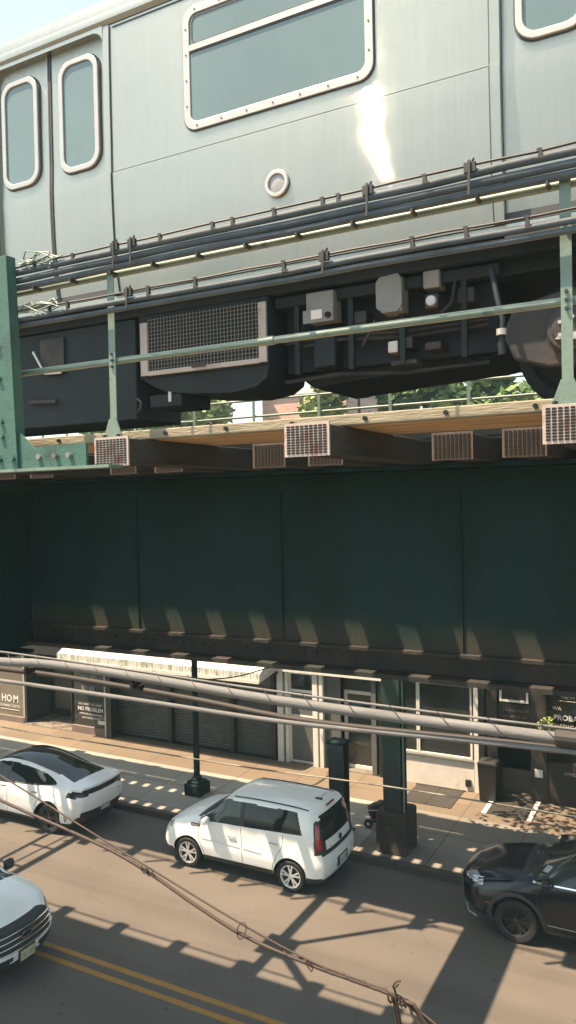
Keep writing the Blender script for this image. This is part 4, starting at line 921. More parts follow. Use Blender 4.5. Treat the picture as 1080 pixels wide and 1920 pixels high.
# ------------------------------------------------------------------ cars
def car_body(t, S):
    """Loft a body from station tables; faces are sorted into parts by S['part']."""
    xr, xf = S['xr'], S['xf']                        # silhouettes of the tail and the nose: (z, x) tables
    NU = 300; NS, NG, NR = 22, 24, 14
    def low(x):
        z = S['sill']
        for xw in S['axles']:
            d = abs(x-xw)
            if d < S['arch']: z = max(z, S['wr']+math.sqrt(S['arch']**2-d*d))
        return z
    xmin, xmax = xr[0][1] if 0 else min(p[1] for p in xr), max(p[1] for p in xf)
    us = []
    for i in range(NU+1):
        u = i/NU; us.append(u)
    us = sorted(set(us+[.004,.010,.017,.025,.975,.983,.990,.996]))
    rings = []
    for u in us:
        xn = lerp(xmin, xmax, u)
        zt = sinterp(S['top'], xn); zb = min(sinterp(S['belt'], xn), zt-.012); crown = interp(S['crown'], xn)
        e = 1.0; rr = S.get('round', .035); kk = S.get('roundk', .10)
        if u < rr: e = 1-kk*(1-u/rr)**2
        if u > 1-rr*1.6: e = 1-S.get('roundkf', kk*1.6)*(1-(1-u)/(rr*1.6))**2
        wb = sinterp(S['wbelt'], xn)*e; wr_ = sinterp(S['wroof'], xn)*e; wm = sinterp(S['wmax'], xn)*e
        zl = low(xn); ring = []
        ze = max(zb+.004, zt-crown)
        for j in range(NS+1):
            q = j/NS; z = lerp(zl, zb, q); k = (z-S['sill'])/(zb-S['sill'])
            y = interp([(0, wm-S.get('tuck', .07)), (.12, wm-.02), (.35, wm), (.55, wm-.008), (.8, lerp(wm, wb, .45)), (.93, lerp(wm, wb, .75)), (1, wb)], k)
            ring.append([xn, y, z])
        for j in range(1, NG+1):
            q = j/NG; ring.append([xn, lerp(wb, wr_, q)+.018*math.sin(math.pi*q)*min(1, (ze-zb)/.3), lerp(zb, ze, q)])
        for j in range(1, NR+1):
            q = 1-j/NR; ring.append([xn, wr_*q, ze+(zt-ze)*(1-q**2.6)])
        for p in ring:
            a = sinterp(xr, p[2]); b = sinterp(xf, p[2]); p[0] = lerp(a, b, u)
        rings.append(ring)
    n = len(rings[0]); V = []; F = {}; 
    idx = {}
    for i, rg in enumerate(rings):
        for j, p in enumerate(rg):
            for s in (1, -1):
                if j == n-1 and s == -1: idx[i,j,s] = idx[i,j,1]; continue
                idx[i,j,s] = len(V); V.append((p[0], s*p[1], p[2]))
    def put(f, zone):
        c = sum((Vector(V[k]) for k in f), Vector())/len(f); key = S['part'](zone, c.x, c.y, c.z)
        if key: F.setdefault(key, []).append(f)
    for i in range(len(rings)-1):
        for j in range(n-1):
            zone = 'side' if j < NS else ('green' if j < NS+NG else 'roof')
            for s in (1, -1): 
                f = [idx[i,j,s], idx[i+1,j,s], idx[i+1,j+1,s], idx[i,j+1,s]]
                f = list(dict.fromkeys(f)); put(tuple(f if s > 0 else f[::-1]), zone)
    NC = 26
    for i, zone, sg in ((0, 'tail', -1), (len(rings)-1, 'nose', 1)):
        rg = rings[i]; cols = []
        for j, p in enumerate(rg[:-1]):
            row = []
            for c in range(NC+1):
                q = -1+2*c/NC
                if c == 0: row.append(idx[i,j,-1])
                elif c == NC: row.append(idx[i,j,1])
                else: row.append(len(V)); V.append((p[0]+sg*S.get('bulge', .10)*(1-abs(q)**2.6)*min(1, max(0, (rg[-1][2]-p[2])/.10)), q*p[1], p[2]))
            cols.append(row)
        for j in range(len(cols)-1):
            for c in range(NC): put((cols[j][c], cols[j][c+1], cols[j+1][c+1], cols[j+1][c]), zone)
        top = idx[i, n-1, 1]
        for c in range(NC): put((cols[-1][c], cols[-1][c+1], top), zone)
    # one smooth mesh for the normals, then one object per part
    me = bpy.data.meshes.new('loft'); allf = []; keys = []
    for k, fs in F.items(): allf += fs; keys += [k]*len(fs)
    me.from_pydata(V, [], allf)
    bm = bmesh.new(); bm.from_mesh(me); bmesh.ops.recalc_face_normals(bm, faces=bm.faces); bm.to_mesh(me); bm.free()
    me.polygons.foreach_set('use_smooth', [True]*len(me.polygons)); me.set_sharp_from_angle(angle=R(42))
    nrm = [tuple(x.vector) for x in me.corner_normals]
    out = {}
    for k in F:
        vmap = {}; vs = []; fs = []; ns = []
        for pi, p in enumerate(me.polygons):
            if keys[pi] != k: continue
            f = []
            for li in p.loop_indices:
                vi = me.loops[li].vertex_index
                if vi not in vmap: vmap[vi] = len(vs); vs.append(V[vi])
                f.append(vmap[vi]); ns.append(nrm[li])
            fs.append(f)
        m2 = bpy.data.meshes.new(k[0]); m2.from_pydata(vs, [], fs); m2.polygons.foreach_set('use_smooth', [True]*len(fs))
        m2.normals_split_custom_set(ns); m2.materials.append(S['mats'][k[0]])
        o = bpy.data.objects.new(k[0], m2); COL.objects.link(o); out[k] = o
    bpy.data.meshes.remove(me)
    root = out[('body', 0)]; root.parent = t; OFF[root.name] = Vector()
    for k, o in out.items():
        if k != ('body', 0): o.parent = t; OFF[o.name] = Vector()
    def surf(x, z):
        best = None
        for i in range(len(rings)-1):
            a, b = rings[i], rings[i+1]
            if abs(a[NS][0]-x) > .4: continue
            for (p, q) in ((a, b),):
                # y of the ring at height z, side + greenhouse only
                def yat(rg):
                    for j in range(NS+NG):
                        if rg[j][2] <= z <= rg[j+1][2] and rg[j+1][2] > rg[j][2]:
                            tt = (z-rg[j][2])/(rg[j+1][2]-rg[j][2]); return lerp(rg[j][0], rg[j+1][0], tt), lerp(rg[j][1], rg[j+1][1], tt)
                    return None
                pa, pb = yat(a), yat(b)
                if pa and pb and pa[0] <= x <= pb[0]: return lerp(pa[1], pb[1], (x-pa[0])/max(1e-6, pb[0]-pa[0]))
        return .9
    def roofz(x, y):
        y = abs(y)
        for i in range(len(rings)-1):
            a, b = rings[i], rings[i+1]
            if a[-1][0] <= x <= b[-1][0]:
                rg = a
                for j in range(n-1, NS, -1):
                    if rg[j][1] <= y <= rg[j-1][1]: return lerp(rg[j][2], rg[j-1][2], (y-rg[j][1])/max(1e-6, rg[j-1][1]-rg[j][1]))
        return 1.5
    # dark floor and wheel housings
    b = MB(); b.box(xmin+.25, xmax-.25, -.62, .62, S['sill']-.02, S['sill']+.35)
    b.box(S['axles'][0]+S['arch'], S['axles'][1]-S['arch'], -.78, .78, S['sill']-.015, S['sill']+.2)
    b.box(xmin+.3, S['axles'][0]-S['arch'], -.75, .75, S['sill']+.0, S['sill']+.3); b.box(S['axles'][1]+S['arch'], xmax-.3, -.75, .75, S['sill']+.0, S['sill']+.3)
    b.box(xmin+.4, xmax-.5, -.62, .62, S['sill']+.35, .95)
    b.build('underbody', M['black_metal'], t)
    return surf, roofz
def ribbon(t, surf, pts, s, w, m, name, off=.003, parent=None):
    b = MB(); P = []
    for (x0, z0), (x1, z1) in zip(pts, pts[1:]):
        k = max(2, int(math.hypot(x1-x0, z1-z0)/.05))
        for i in range(k): P.append((lerp(x0, x1, i/k), lerp(z0, z1, i/k)))
    P.append(pts[-1]); vs = []
    for i, (x, z) in enumerate(P):
        a, c = P[max(0, i-1)], P[min(len(P)-1, i+1)]; dx, dz = c[0]-a[0], c[1]-a[1]; L = math.hypot(dx, dz) or 1; nx, nz = -dz/L*w/2, dx/L*w/2
        for q in (-1, 1): vs.append((x+nx*q, s*(surf(x+nx*q, z+nz*q)+off), z+nz*q))
    b.add(vs, [(2*i, 2*i+2, 2*i+3, 2*i+1) for i in range(len(P)-1)])
    return b.build(name, m, parent or t)
def wheel(t, x, y, r, w, style, s, rim_r):
    # s = +1 for a wheel on the left side; the outer face looks along s*y
    yo = y; b = MB()
    prof = [(rim_r-.01,-w*.5),(rim_r+.02,-w*.5),(r-.03,-w*.5),(r-.006,-w*.40),(r,-w*.25),(r,w*.25),(r-.006,w*.40),(r-.03,w*.5),(rim_r+.02,w*.5),(rim_r-.005,w*.46)]
    b.lathe(prof, (x, y-s*w/2, r), (0, s, 0), 40); ty_ = b.build('wheel', M['tyre'], t, smooth=35)
    rm = M['alloy'] if style != 'dark' else M['alloy_dark']
    b = MB(); b.lathe([(rim_r-.03,w*.20),(rim_r-.022,w*.43),(rim_r,w*.47),(rim_r+.004,w*.43)], (x, y-s*w/2, r), (0, s, 0), 40)
    ns = 5
    for k in range(ns):
        a0 = 2*math.pi*k/ns+.3
        for da in ((-.20, .20) if style != 'plain' else (0,)):
            c0 = Vector((math.cos(a0+da*.45)*.055, s*(w*.38-w/2), math.sin(a0+da*.45)*.055)); c1 = Vector((math.cos(a0+da)*(rim_r-.015), s*(w*.42-w/2), math.sin(a0+da)*(rim_r-.015)))
            o = Vector((x, y, r)); b.bar(o+c0, o+c1, .030 if style != 'plain' else .05, .022, up=(0,1,0))
    b.lathe([(0,w*.44),(.03,w*.43),(.062,w*.38),(.062,w*.3)], (x, y-s*w/2, r), (0, s, 0), 20)
    b.build('rim', rm, ty_, smooth=30)
    b = MB(); b.lathe([(0,w*.10),(rim_r-.03,w*.10)], (x, y-s*w/2, r), (0, s, 0), 32); b.build('brake_disc', M['black_metal'], ty_)
def wheels(t, S, y, w, style, rim_r):
    for x in S['axles']:
        for s in (1, -1): wheel(t, x, s*y, S['wr'], w, style, s, rim_r)
def plate(t, c, w, h, ax, m, txt=None):
    # ax: +1 faces +x, -1 faces -x
    x, y, z = c; p = MB().box(x-.006, x+.006, y-w/2, y+w/2, z-h/2, z+h/2).build('licence_plate', m, t, bevel=.004)
    b = MB()
    rnd = random.Random(int(abs(x*1000)))
    for i in range(7):
        if i == 3: continue
        yy = y-w*.38+w*.76*i/6; b.box(x+ax*.0062, x+ax*.0075, yy-w*.038, yy-w*.012, z-h*.26, z+h*.22); 
        if rnd.random() < .7: b.box(x+ax*.0062, x+ax*.0075, yy-w*.011, yy+w*.03, z+h*.10, z+h*.22)
        if rnd.random() < .7: b.box(x+ax*.0062, x+ax*.0075, yy-w*.011, yy+w*.03, z-h*.26, z-h*.14)
    b.build('plate_digits', M['plate_ink'], p)
def mirror(t, x, s, y, z, m, sz=(.12,.20,.15)):
    b = MB(); b.cbox((x, s*(y+sz[1]/2), z), sz); o = b.build('wing_mirror', m, t, bevel=.05, smooth=60)
    MB().bar((x+.02, s*(y-.06), z-.05), (x, s*(y+.05), z-.03), .05, .04).build('mirror_arm', M['plastic'], o)
def handle(t, surf, x, z, s, m):
    y = surf(x, z); b = MB(); b.cbox((x, s*(y+.022), z), (.20,.018,.028)); b.cbox((x-.085, s*(y+.01), z), (.02,.03,.026)); b.cbox((x+.085, s*(y+.01), z), (.02,.03,.026)); b.build('door_handle', m, t, bevel=.006)
def pillar_lines(lines, x):
    return any(a <= x <= b for a, b in lines)

# ---- white boxy hatchback
def build_boxy():
    t = thing('parked_car', 'white boxy hatchback with alloy wheels parked in front of the green column', 'car', (-8.87, 14.76, 0), 'cars parked along the far kerb', world=False)
    t.rotation_euler.z = math.pi
    S = dict(axles=(-1.285, 1.285), wr=.325, arch=.385, sill=.24, nu=160,
        xr=[(.2,-1.90),(.42,-1.98),(.62,-2.0),(.80,-1.97),(1.0,-1.93),(1.3,-1.88),(1.6,-1.80),(1.72,-1.72)],
        xf=[(.2,1.98),(.4,2.06),(.6,2.05),(.8,1.98),(.95,1.90),(1.05,1.86),(1.6,1.8)],
        top=[(-2.02,1.60),(-1.90,1.645),(-1.7,1.67),(-1.2,1.69),(-.5,1.695),(.05,1.68),(.36,1.662),(.52,1.595),(.75,1.38),(1.0,1.215),(1.12,1.165),(1.35,1.14),(1.65,1.09),(1.85,1.02),(1.95,.96),(2.07,.85)],
        belt=[(-2.02,1.20),(-1.2,1.17),(0,1.12),(.8,1.095),(1.1,1.075),(1.5,1.03),(1.8,.96),(2.07,.79)],
        crown=[(-2.05,.045),(-1.7,.048),(0,.048),(.3,.05),(.5,.045),(1.0,.03),(1.2,.05),(2.1,.06)],
        wbelt=[(-2.02,.80),(-1.6,.85),(-1,.865),(0,.87),(.8,.86),(1.1,.83),(1.5,.80),(1.9,.74),(2.07,.70)],
        wroof=[(-2.02,.66),(-1.7,.705),(-1,.715),(0,.715),(.3,.70),(.6,.69),(1.05,.74),(1.15,.72),(1.6,.68),(2.07,.55)],
        wmax=[(-2.02,.86),(-1.6,.895),(-1.2,.90),(-.7,.885),(.7,.885),(1.2,.90),(1.6,.89),(2.07,.84)], round=.05, roundk=.10, bulge=.07, roundkf=.22)
    def part(zone, x, y, z):
        s = 1 if y > 0 else -1; ay = abs(y)
        zl = 1.135-.045*x
        if zone == 'green' and z > zl and z < 1.615:
            # lower and upper edge of the side glass; the rear end tapers
            if -1.56 < x < .98-1.02*(z-1.12) :
                if x < -.15-(z-1.0)*.02 and x > -1.52+(z-1.2)*.45:
                    return ('rear_side_window', s) if x < -.17 else ('window_pillar', 0)
                if x > -.06 and x < .86-1.08*(z-1.12): return ('front_side_window', s)
                if x > -1.56+(z-1.2)*.40: return ('window_pillar', 0)
        if zone == 'roof' and .40 < x < 1.0 and ay < .72-(1.5-z)*.0 and x < 1.0 and z < 1.64: return ('windscreen', 0) if ay < .60+.12*(x-.4) else ('body', 0)
        if zone == 'roof' and 1.0 <= x < 1.10: return ('cowl', 0)
        if zone == 'tail':
            if 1.08 < z < 1.565 and ay < .64-(z-1.08)*.10: return ('rear_window', 0)
            if .82 < z < 1.48 and ay > .60 and ay < .90:
                if ay > .70 and .92 < z < 1.42: return ('tail_lamp', s)
                return ('rear_panel', 0)
            if .82 < z < .88 and ay < .64: return ('rear_panel', 0)
            if .2 < z < .34: return ('lower_trim', 0)
            return ('body', 0)
        if zone in ('side', 'green') and x < -1.72 and .84 < z < 1.48 and x < -1.835+(z-.84)*.11: return ('tail_lamp', s) if .92 < z < 1.42 and x < -1.86+(z-.84)*.11 else ('rear_panel', 0)
        if zone == 'side' and z < .36: return ('lower_trim', 0)
        if zone in ('side', 'nose') and 1.72 < x and .78 < z < .92 and ay > .50: return ('headlamp', s)
        if zone == 'nose' and .26 < z < .42 and ay < .6: return ('lower_trim', 0)
        return ('body', 0)
    S['part'] = part
    S['mats'] = dict(body=M['car_white'], rear_side_window=M['car_glass'], front_side_window=M['car_glass_clear'], window_pillar=M['plastic'], windscreen=M['car_glass_clear'], cowl=M['plastic'],
        rear_window=M['car_glass'], tail_lamp=M['red_lens'], rear_panel=M['plastic'], lower_trim=M['plastic'], headlamp=M['lamp_clear'])
    surf, roofz = car_body(t, S); wheels(t, S, .895, .20, 'ten', .235)
    seam = mat('panel_gap', (.10,.105,.105), .7)
    for s in (1, -1):
        ribbon(t, surf, [(.98,1.05),(.99,.7),(.86,.42),(.83,.30)], s, .010, seam, 'door_seam')
        ribbon(t, surf, [(-.10,1.12),(-.12,.7),(-.12,.37)], s, .010, seam, 'door_seam')
        ribbon(t, surf, [(-1.12,1.15),(-1.10,.90),(-.98,.72),(-.86,.45),(-.84,.30)], s, .010, seam, 'door_seam')
        ribbon(t, surf, [(.90,.735),(-.07,.70)], s, .028, M['car_white'], 'side_moulding', off=.012); ribbon(t, surf, [(.90,.718),(-.07,.683)], s, .010, seam, 'moulding_shadow_gap', off=.004); ribbon(t, surf, [(-.15,.70),(-.60,.68)], s, .028, M['car_white'], 'side_moulding', off=.012); ribbon(t, surf, [(-.15,.68),(-.60,.662)], s, .010, seam, 'moulding_shadow_gap', off=.004)
        handle(t, surf, .13, .90, s, M['alum']); handle(t, surf, -.90, .94, s, M['alum'])
        mirror(t, .74, s, .85, 1.15, M['car_white'])
        b = MB(); x, z = 1.08, .97; y = surf(x, z); b.cbox((x, s*(y+.006), z), (.24,.012,.075)); v = b.build('fender_vent', M['plastic'], t, bevel=.01); MB().cbox((x, s*(y+.014), z), (.18,.006,.03)).build('vent_bar', M['alum'], v)
        b = MB(); pts = [(xx, s*.60, roofz(xx, .60)+.012) for xx in [(.2-1.8*i/14) for i in range(15)]]; b.tube(pts, .012, 6); b.build('roof_rail', M['plastic'], t)
        b = MB(); b.lathe([(0,-.012),(.035,-.010),(.045,0)], (-1.985, s*.66, .46), (1,0,0), 16); b.build('rear_fog_lamp', M['red_lens'], t)
    MB().tube([(-1.55,.0,roofz(-1.55,0)),(-1.72,.0,roofz(-1.55,0)+.17)], .006, 6).build('antenna', M['plastic'], t); MB().cbox((-1.54,0,roofz(-1.54,0)+.012), (.16,.07,.03)).build('antenna_base', M['plastic'], t, bevel=.012)
    MB().cbox((-1.80,0,1.640), (.04,.34,.03)).build('brake_lamp', M['red_lens'], t, bevel=.006)
    b = MB(); b.lathe([(0,-.012),(.055,-.010),(.062,.0)], (-2.03,0,.97), (1,0,0), 20); b.build('badge', M['plastic'], t, smooth=50)
    plate(t, (-2.085, 0, .52), .31, .16, -1, M['plate']); MB().cbox((-2.066,0,.52),(.02,.5,.21)).build('plate_recess', seam, t, bevel=.01)
    MB().cbox((-2.0, .42, .93), (.01,.10,.03)).build('badge', M['chrome'], t)
    MB().box(-1.30,-1.24,.785,.80,1.17,1.23).build('sticker', M['letter'], t) if 0 else None
    # seats seen through the glass
    return t
build_boxy()

# ---- white fastback with a glass roof
def build_fastback():
    t = thing('parked_car', 'white fastback car with a dark glass roof and black wheels at left', 'car', (-15.72, 14.74, 0), 'cars parked along the far kerb', world=False)
    t.rotation_euler.z = math.pi
    S = dict(axles=(-1.445, 1.445), wr=.36, arch=.445, sill=.22, nu=165,
        xr=[(.2,-2.12),(.40,-2.24),(.6,-2.33),(.85,-2.36),(1.0,-2.33),(1.08,-2.34),(1.14,-2.36),(1.3,-2.3),(1.6,-2.2)],
        xf=[(.2,2.2),(.4,2.33),(.6,2.36),(.75,2.30),(.9,2.2),(1.6,2.1)],
        top=[(-2.38,1.165),(-2.2,1.19),(-2.0,1.235),(-1.6,1.35),(-1.1,1.48),(-.5,1.59),(.0,1.625),(.3,1.61),(.65,1.53),(1.1,1.32),(1.45,1.12),(1.6,1.06),(1.9,.97),(2.15,.88),(2.36,.74)],
        belt=[(-2.38,1.10),(-2.0,1.16),(-1.2,1.13),(-.5,1.06),(.5,1.0),(1.3,.95),(1.7,.90),(2.1,.80),(2.36,.66)],
        crown=[(-2.4,.03),(-1.9,.05),(-1.2,.09),(0,.10),(.6,.09),(1.2,.04),(1.6,.05),(2.4,.05)],
        wbelt=[(-2.38,.76),(-2.0,.81),(-1.3,.87),(-.6,.89),(.5,.885),(1.3,.84),(1.8,.78),(2.36,.62)],
        wroof=[(-2.38,.66),(-2.0,.66),(-1.4,.57),(-.8,.585),(0,.61),(.4,.63),(.9,.71),(1.45,.76),(1.7,.70),(2.36,.50)],
        wmax=[(-2.38,.86),(-1.9,.935),(-1.4,.96),(-.6,.93),(.6,.93),(1.4,.955),(1.9,.92),(2.36,.80)], round=.06, roundk=.13, bulge=.12, roundkf=.25)
    def part(zone, x, y, z):
        s = 1 if y > 0 else -1; ay = abs(y)
        if zone == 'roof' and -1.98 < x < 1.35:
            e = sinterp([(-1.98,.54),(-1.4,.515),(-.8,.535),(0,.56),(.4,.58),(.9,.655),(1.4,.70)], x)
            if ay < e: return ('glass_roof', 0)
        if zone == 'green':
            zt = sinterp([(-1.60,1.20),(-1.38,1.27),(-1.0,1.37),(-.5,1.445),(0,1.48),(.4,1.455),(.8,1.33),(1.2,1.09)], x); zb = sinterp([(-1.6,1.195),(-1.0,1.13),(0,1.05),(1.2,.98)], x)
            if -1.60 < x < 1.15 and zb < z < zt:
                return ('side_window', s) if not (.0 < x < .05) else ('window_trim', 0)
        if zone == 'tail':
            if .955 < z < 1.085 and ay > .52: return ('tail_lamp', s)
            if .99 < z < 1.085: return ('tail_bar', 0)
            if z < .60 and ay < .95-max(0,(z-.38))*1.2: return ('rear_diffuser', 0)
            return ('body', 0)
        if zone == 'side':
            if x < -1.98 and .94 < z < 1.085 and x < -2.0+(1.085-z)*.4-.02: return ('tail_lamp', s)
            if x < -2.05-max(0,z-.3) and z < .46: return ('rear_diffuser', 0)
            if z < .29: return ('sill_trim', 0)
            if 1.95 < x and .64 < z < .76: return ('headlamp', s)
        return ('body', 0)
    S['part'] = part
    S['mats'] = dict(body=M['car_white2'], glass_roof=M['car_glass'], side_window=M['car_glass'], window_trim=M['plastic'], tail_lamp=M['red_dark'], tail_bar=M['red_dark'], rear_diffuser=M['plastic'], sill_trim=M['plastic'], headlamp=M['lamp_clear'])
    surf, roofz = car_body(t, S); wheels(t, S, .935, .235, 'dark', .255)
    seam = bpy.data.materials['panel_gap']
    b = MB(); b.lathe([(.20,-.10),(.21,-.10),(.21,-.098)], (0,0,0), (0,1,0), 4)
    for s in (1, -1):
        ribbon(t, surf, [(1.0,.93),(1.02,.7),(.9,.32)], s, .010, seam, 'door_seam'); ribbon(t, surf, [(.02,.98),(.0,.7),(.0,.32)], s, .010, seam, 'door_seam')
        ribbon(t, surf, [(-1.28,1.14),(-1.25,.92),(-1.02,.7),(-.92,.4)], s, .010, seam, 'door_seam')
        for x in (.15, -.95): ribbon(t, surf, [(x+.10,.93),(x-.10,.95)], s, .022, M['plastic'], 'door_handle', off=.006)
        mirror(t, .95, s, .84, 1.02, M['plastic'])
        ribbon(t, surf, [(-1.60,1.19),(-1.0,1.12),(0,1.04),(1.2,.97)], s, .022, M['plastic'], 'window_trim', off=.004)
    b = MB(); pts = []
    for i in range(25):
        y = -.70+1.4*i/24; pts.append((-2.35-.115*(1-abs(y/.72)**2.6), y, 1.165-.02*abs(y)**2))
    b.tube(pts, .022, 8); b.build('tail_spoiler', M['car_white2'], t, smooth=60)
    plate(t, (-2.445, 0, .56), .31, .16, -1, M['plate'])
    MB().cbox((-2.40,.0,.54),(.06,.42,.22)).build('plate_recess', M['plastic'], t, bevel=.02)
    MB().cbox((-2.44,-.52,.84),(.01,.12,.03)).build('badge', M['alum'], t)
    for s in (-1, 1): MB().cbox((-2.33, s*.66, .40), (.02,.10,.04)).build('reflector', M['red_lens'], t)
build_fastback()

# ---- dark navy sport utility car
def build_navy():
    t = thing('parked_car', 'dark navy sport utility car with black wheels at the right edge', 'car', (-1.66, 14.98, 0), 'cars parked along the far kerb', world=False)
    t.rotation_euler.z = math.pi
    S = dict(axles=(-1.42, 1.42), wr=.385, arch=.455, sill=.28, nu=165,
        xr=[(.2,-2.2),(.5,-2.32),(.8,-2.33),(1.1,-2.25),(1.4,-2.1),(1.75,-1.9)],
        xf=[(.2,2.22),(.4,2.38),(.6,2.43),(.8,2.42),(.95,2.36),(1.05,2.27),(1.2,2.15),(1.75,2.0)],
        top=[(-2.33,1.5),(-2.1,1.62),(-1.6,1.68),(-.6,1.72),(.1,1.71),(.4,1.655),(.8,1.46),(1.2,1.23),(1.32,1.215),(1.7,1.19),(2.05,1.145),(2.25,1.09),(2.4,1.00)],
        belt=[(-2.33,1.20),(-1,1.18),(0,1.155),(.9,1.13),(1.3,1.12),(1.8,1.08),(2.15,1.01),(2.4,.90)],
        crown=[(-2.4,.05),(0,.07),(.5,.06),(1.2,.03),(1.4,.07),(2.4,.06)],
        wbelt=[(-2.33,.80),(-1.5,.87),(0,.895),(.9,.885),(1.3,.87),(1.8,.83),(2.2,.76),(2.4,.70)],
        wroof=[(-2.33,.60),(-1.5,.64),(0,.66),(.4,.665),(.9,.72),(1.25,.77),(1.4,.75),(2.0,.70),(2.4,.58)],
        wmax=[(-2.33,.88),(-1.5,.955),(-.8,.94),(.8,.94),(1.4,.965),(1.9,.94),(2.4,.84)], round=.05, roundk=.10, bulge=.10, roundkf=.24)
    def part(zone, x, y, z):
        s = 1 if y > 0 else -1; ay = abs(y)
        if zone == 'green' and z > 1.18 and z < 1.60:
            f = 1.18-1.28*(z-1.18)
            if -1.85+(z-1.1)*.6 < x < f-.10:
                if .02 < x < .09 or -1.05 < x < -.98: return ('window_trim', 0)
                return ('side_window', 1 if s > 0 else -1) if x > .09 else (('rear_side_window', s) if x > -.98 else ('quarter_window', s))
        if zone == 'roof' and .38 < x < 1.26 and ay < .60+.14*(x-.4): return ('windscreen', 0)
        if zone == 'roof' and 1.26 <= x < 1.36: return ('cowl', 0)
        if zone == 'roof' and -.7 < x < .15 and ay < .42: return ('sunroof', 0)
        if zone == 'tail' and 1.08 < z < 1.5 and ay < .55: return ('rear_window', 0)
        if zone == 'tail' and .8 < z < 1.06 and ay > .5: return ('tail_lamp', s)
        if zone in ('side', 'nose', 'green'):
            if x > 2.02 and .87 < z < 1.0 and ay > .46 and z > .87+(2.3-x)*.12: return ('headlamp', s)
            if zone == 'nose' and .46 < z < .86 and ay < .46: return ('grille', 0)
            if zone == 'nose' and z < .40: return ('lower_trim', 0)
            if zone == 'side' and z < .37: return ('lower_trim', 0)
            if zone == 'side' and any(abs(x-a) < .515 and math.hypot(x-a, z-.385) < .52 for a in (-1.42, 1.42)): return ('arch_trim', s*(1 if x > 0 else 2))
        return ('body', 0)
    S['part'] = part
    S['mats'] = dict(body=M['car_navy'], side_window=M['car_glass_clear'], rear_side_window=M['car_glass'], quarter_window=M['car_glass'], window_trim=M['plastic'], windscreen=M['car_glass_clear'], cowl=M['plastic'], sunroof=M['car_glass'],
        rear_window=M['car_glass'], tail_lamp=M['red_lens'], headlamp=M['lamp_clear'], grille=M['plastic'], lower_trim=M['plastic'], arch_trim=M['plastic'])
    surf, roofz = car_body(t, S); wheels(t, S, .945, .235, 'dark', .265)
    seam = mat('black_panel_gap', (.004,.004,.005), .7)
    for s in (1, -1):
        ribbon(t, surf, [(1.02,1.12),(1.03,.8),(.93,.40)], s, .012, seam, 'door_seam'); ribbon(t, surf, [(.04,1.15),(.02,.8),(.02,.40)], s, .012, seam, 'door_seam'); ribbon(t, surf, [(-1.05,1.17),(-1.0,.85),(-.92,.5)], s, .012, seam, 'door_seam')
        ribbon(t, surf, [(1.16,1.145),(.6,1.165),(-1.75,1.205)], s, .024, M['chrome'], 'window_chrome', off=.008)
        ribbon(t, surf, [(2.15,.97),(1.5,1.05),(.8,1.07)], s, .010, M['car_navy'], 'shoulder_crease', off=.006)
        ribbon(t, surf, [(.85,.44),(-.9,.43)], s, .03, M['chrome'], 'sill_chrome', off=.006) if 0 else None
        ribbon(t, surf, [(1.96,.62),(1.90,.66),(1.87,.60)], s, .02, mat('amber_marker', (.35,.12,.02), .4) if s > 0 else bpy.data.materials['amber_marker'], 'side_marker', off=.008)
        handle(t, surf, .22, 1.0, s, M['car_navy']); handle(t, surf, -.82, 1.02, s, M['car_navy'])
        mirror(t, .86, s, .90, 1.20, M['car_navy'], (.15,.22,.17))
        ribbon(t, surf, [(.86,.46),(-.90,.45)], s, .014, M['alum'], 'sill_line', off=.006)
        b = MB(); b.tube([(xx, s*.60, roofz(xx,.60)+.02) for xx in [(.1-1.7*i/12) for i in range(13)]], .014, 6); b.build('roof_rail', M['plastic'], t)
        # front skirt blade and lamp brow
        b = MB(); b.tube([(2.12, s*.93, .34),(2.30, s*.80, .33),(2.43, s*.5, .33),(2.48, 0, .33)], .014, 6); b.build('bumper_blade', M['alum'], t, smooth=60)
        b = MB(); b.tube([(2.10, s*.83, .985),(2.25, s*.74, .955),(2.36, s*.6, .932)], .010, 6); b.build('lamp_brow', M['chrome'], t, smooth=60)
    b = MB()
    for i in range(6): b.cbox((2.515-.0, 0, .50+.062*i), (.012, .86, .016))
    b.build('grille_bars', M['chrome'], t); MB().cbox((2.50,0,.655),(.02,.9,.40)).build('grille_back', M['plastic'], t, bevel=.02)
    b = MB(); b.lathe([(0,.03),(.05,.028),(.06,.0)], (2.505,0,.70), (1,0,0), 20); b.build('badge', M['chrome'], t)
    MB().bar((1.16,-.55,roofz(1.16,.55)+.015), (.95,.05,roofz(.95,.05)+.02), .02, .015).build('wiper', M['plastic'], t); MB().bar((1.16,.05,roofz(1.16,.05)+.015), (.98,.6,roofz(.98,.6)+.02), .02, .015).build('wiper', M['plastic'], t)
    MB().bar((.93,.66,roofz(.93,.62)+.012),(.86,.50,roofz(.86,.5)+.014),.13,.003).build('windscreen_sticker', M['lamp_clear'], t)
build_navy()

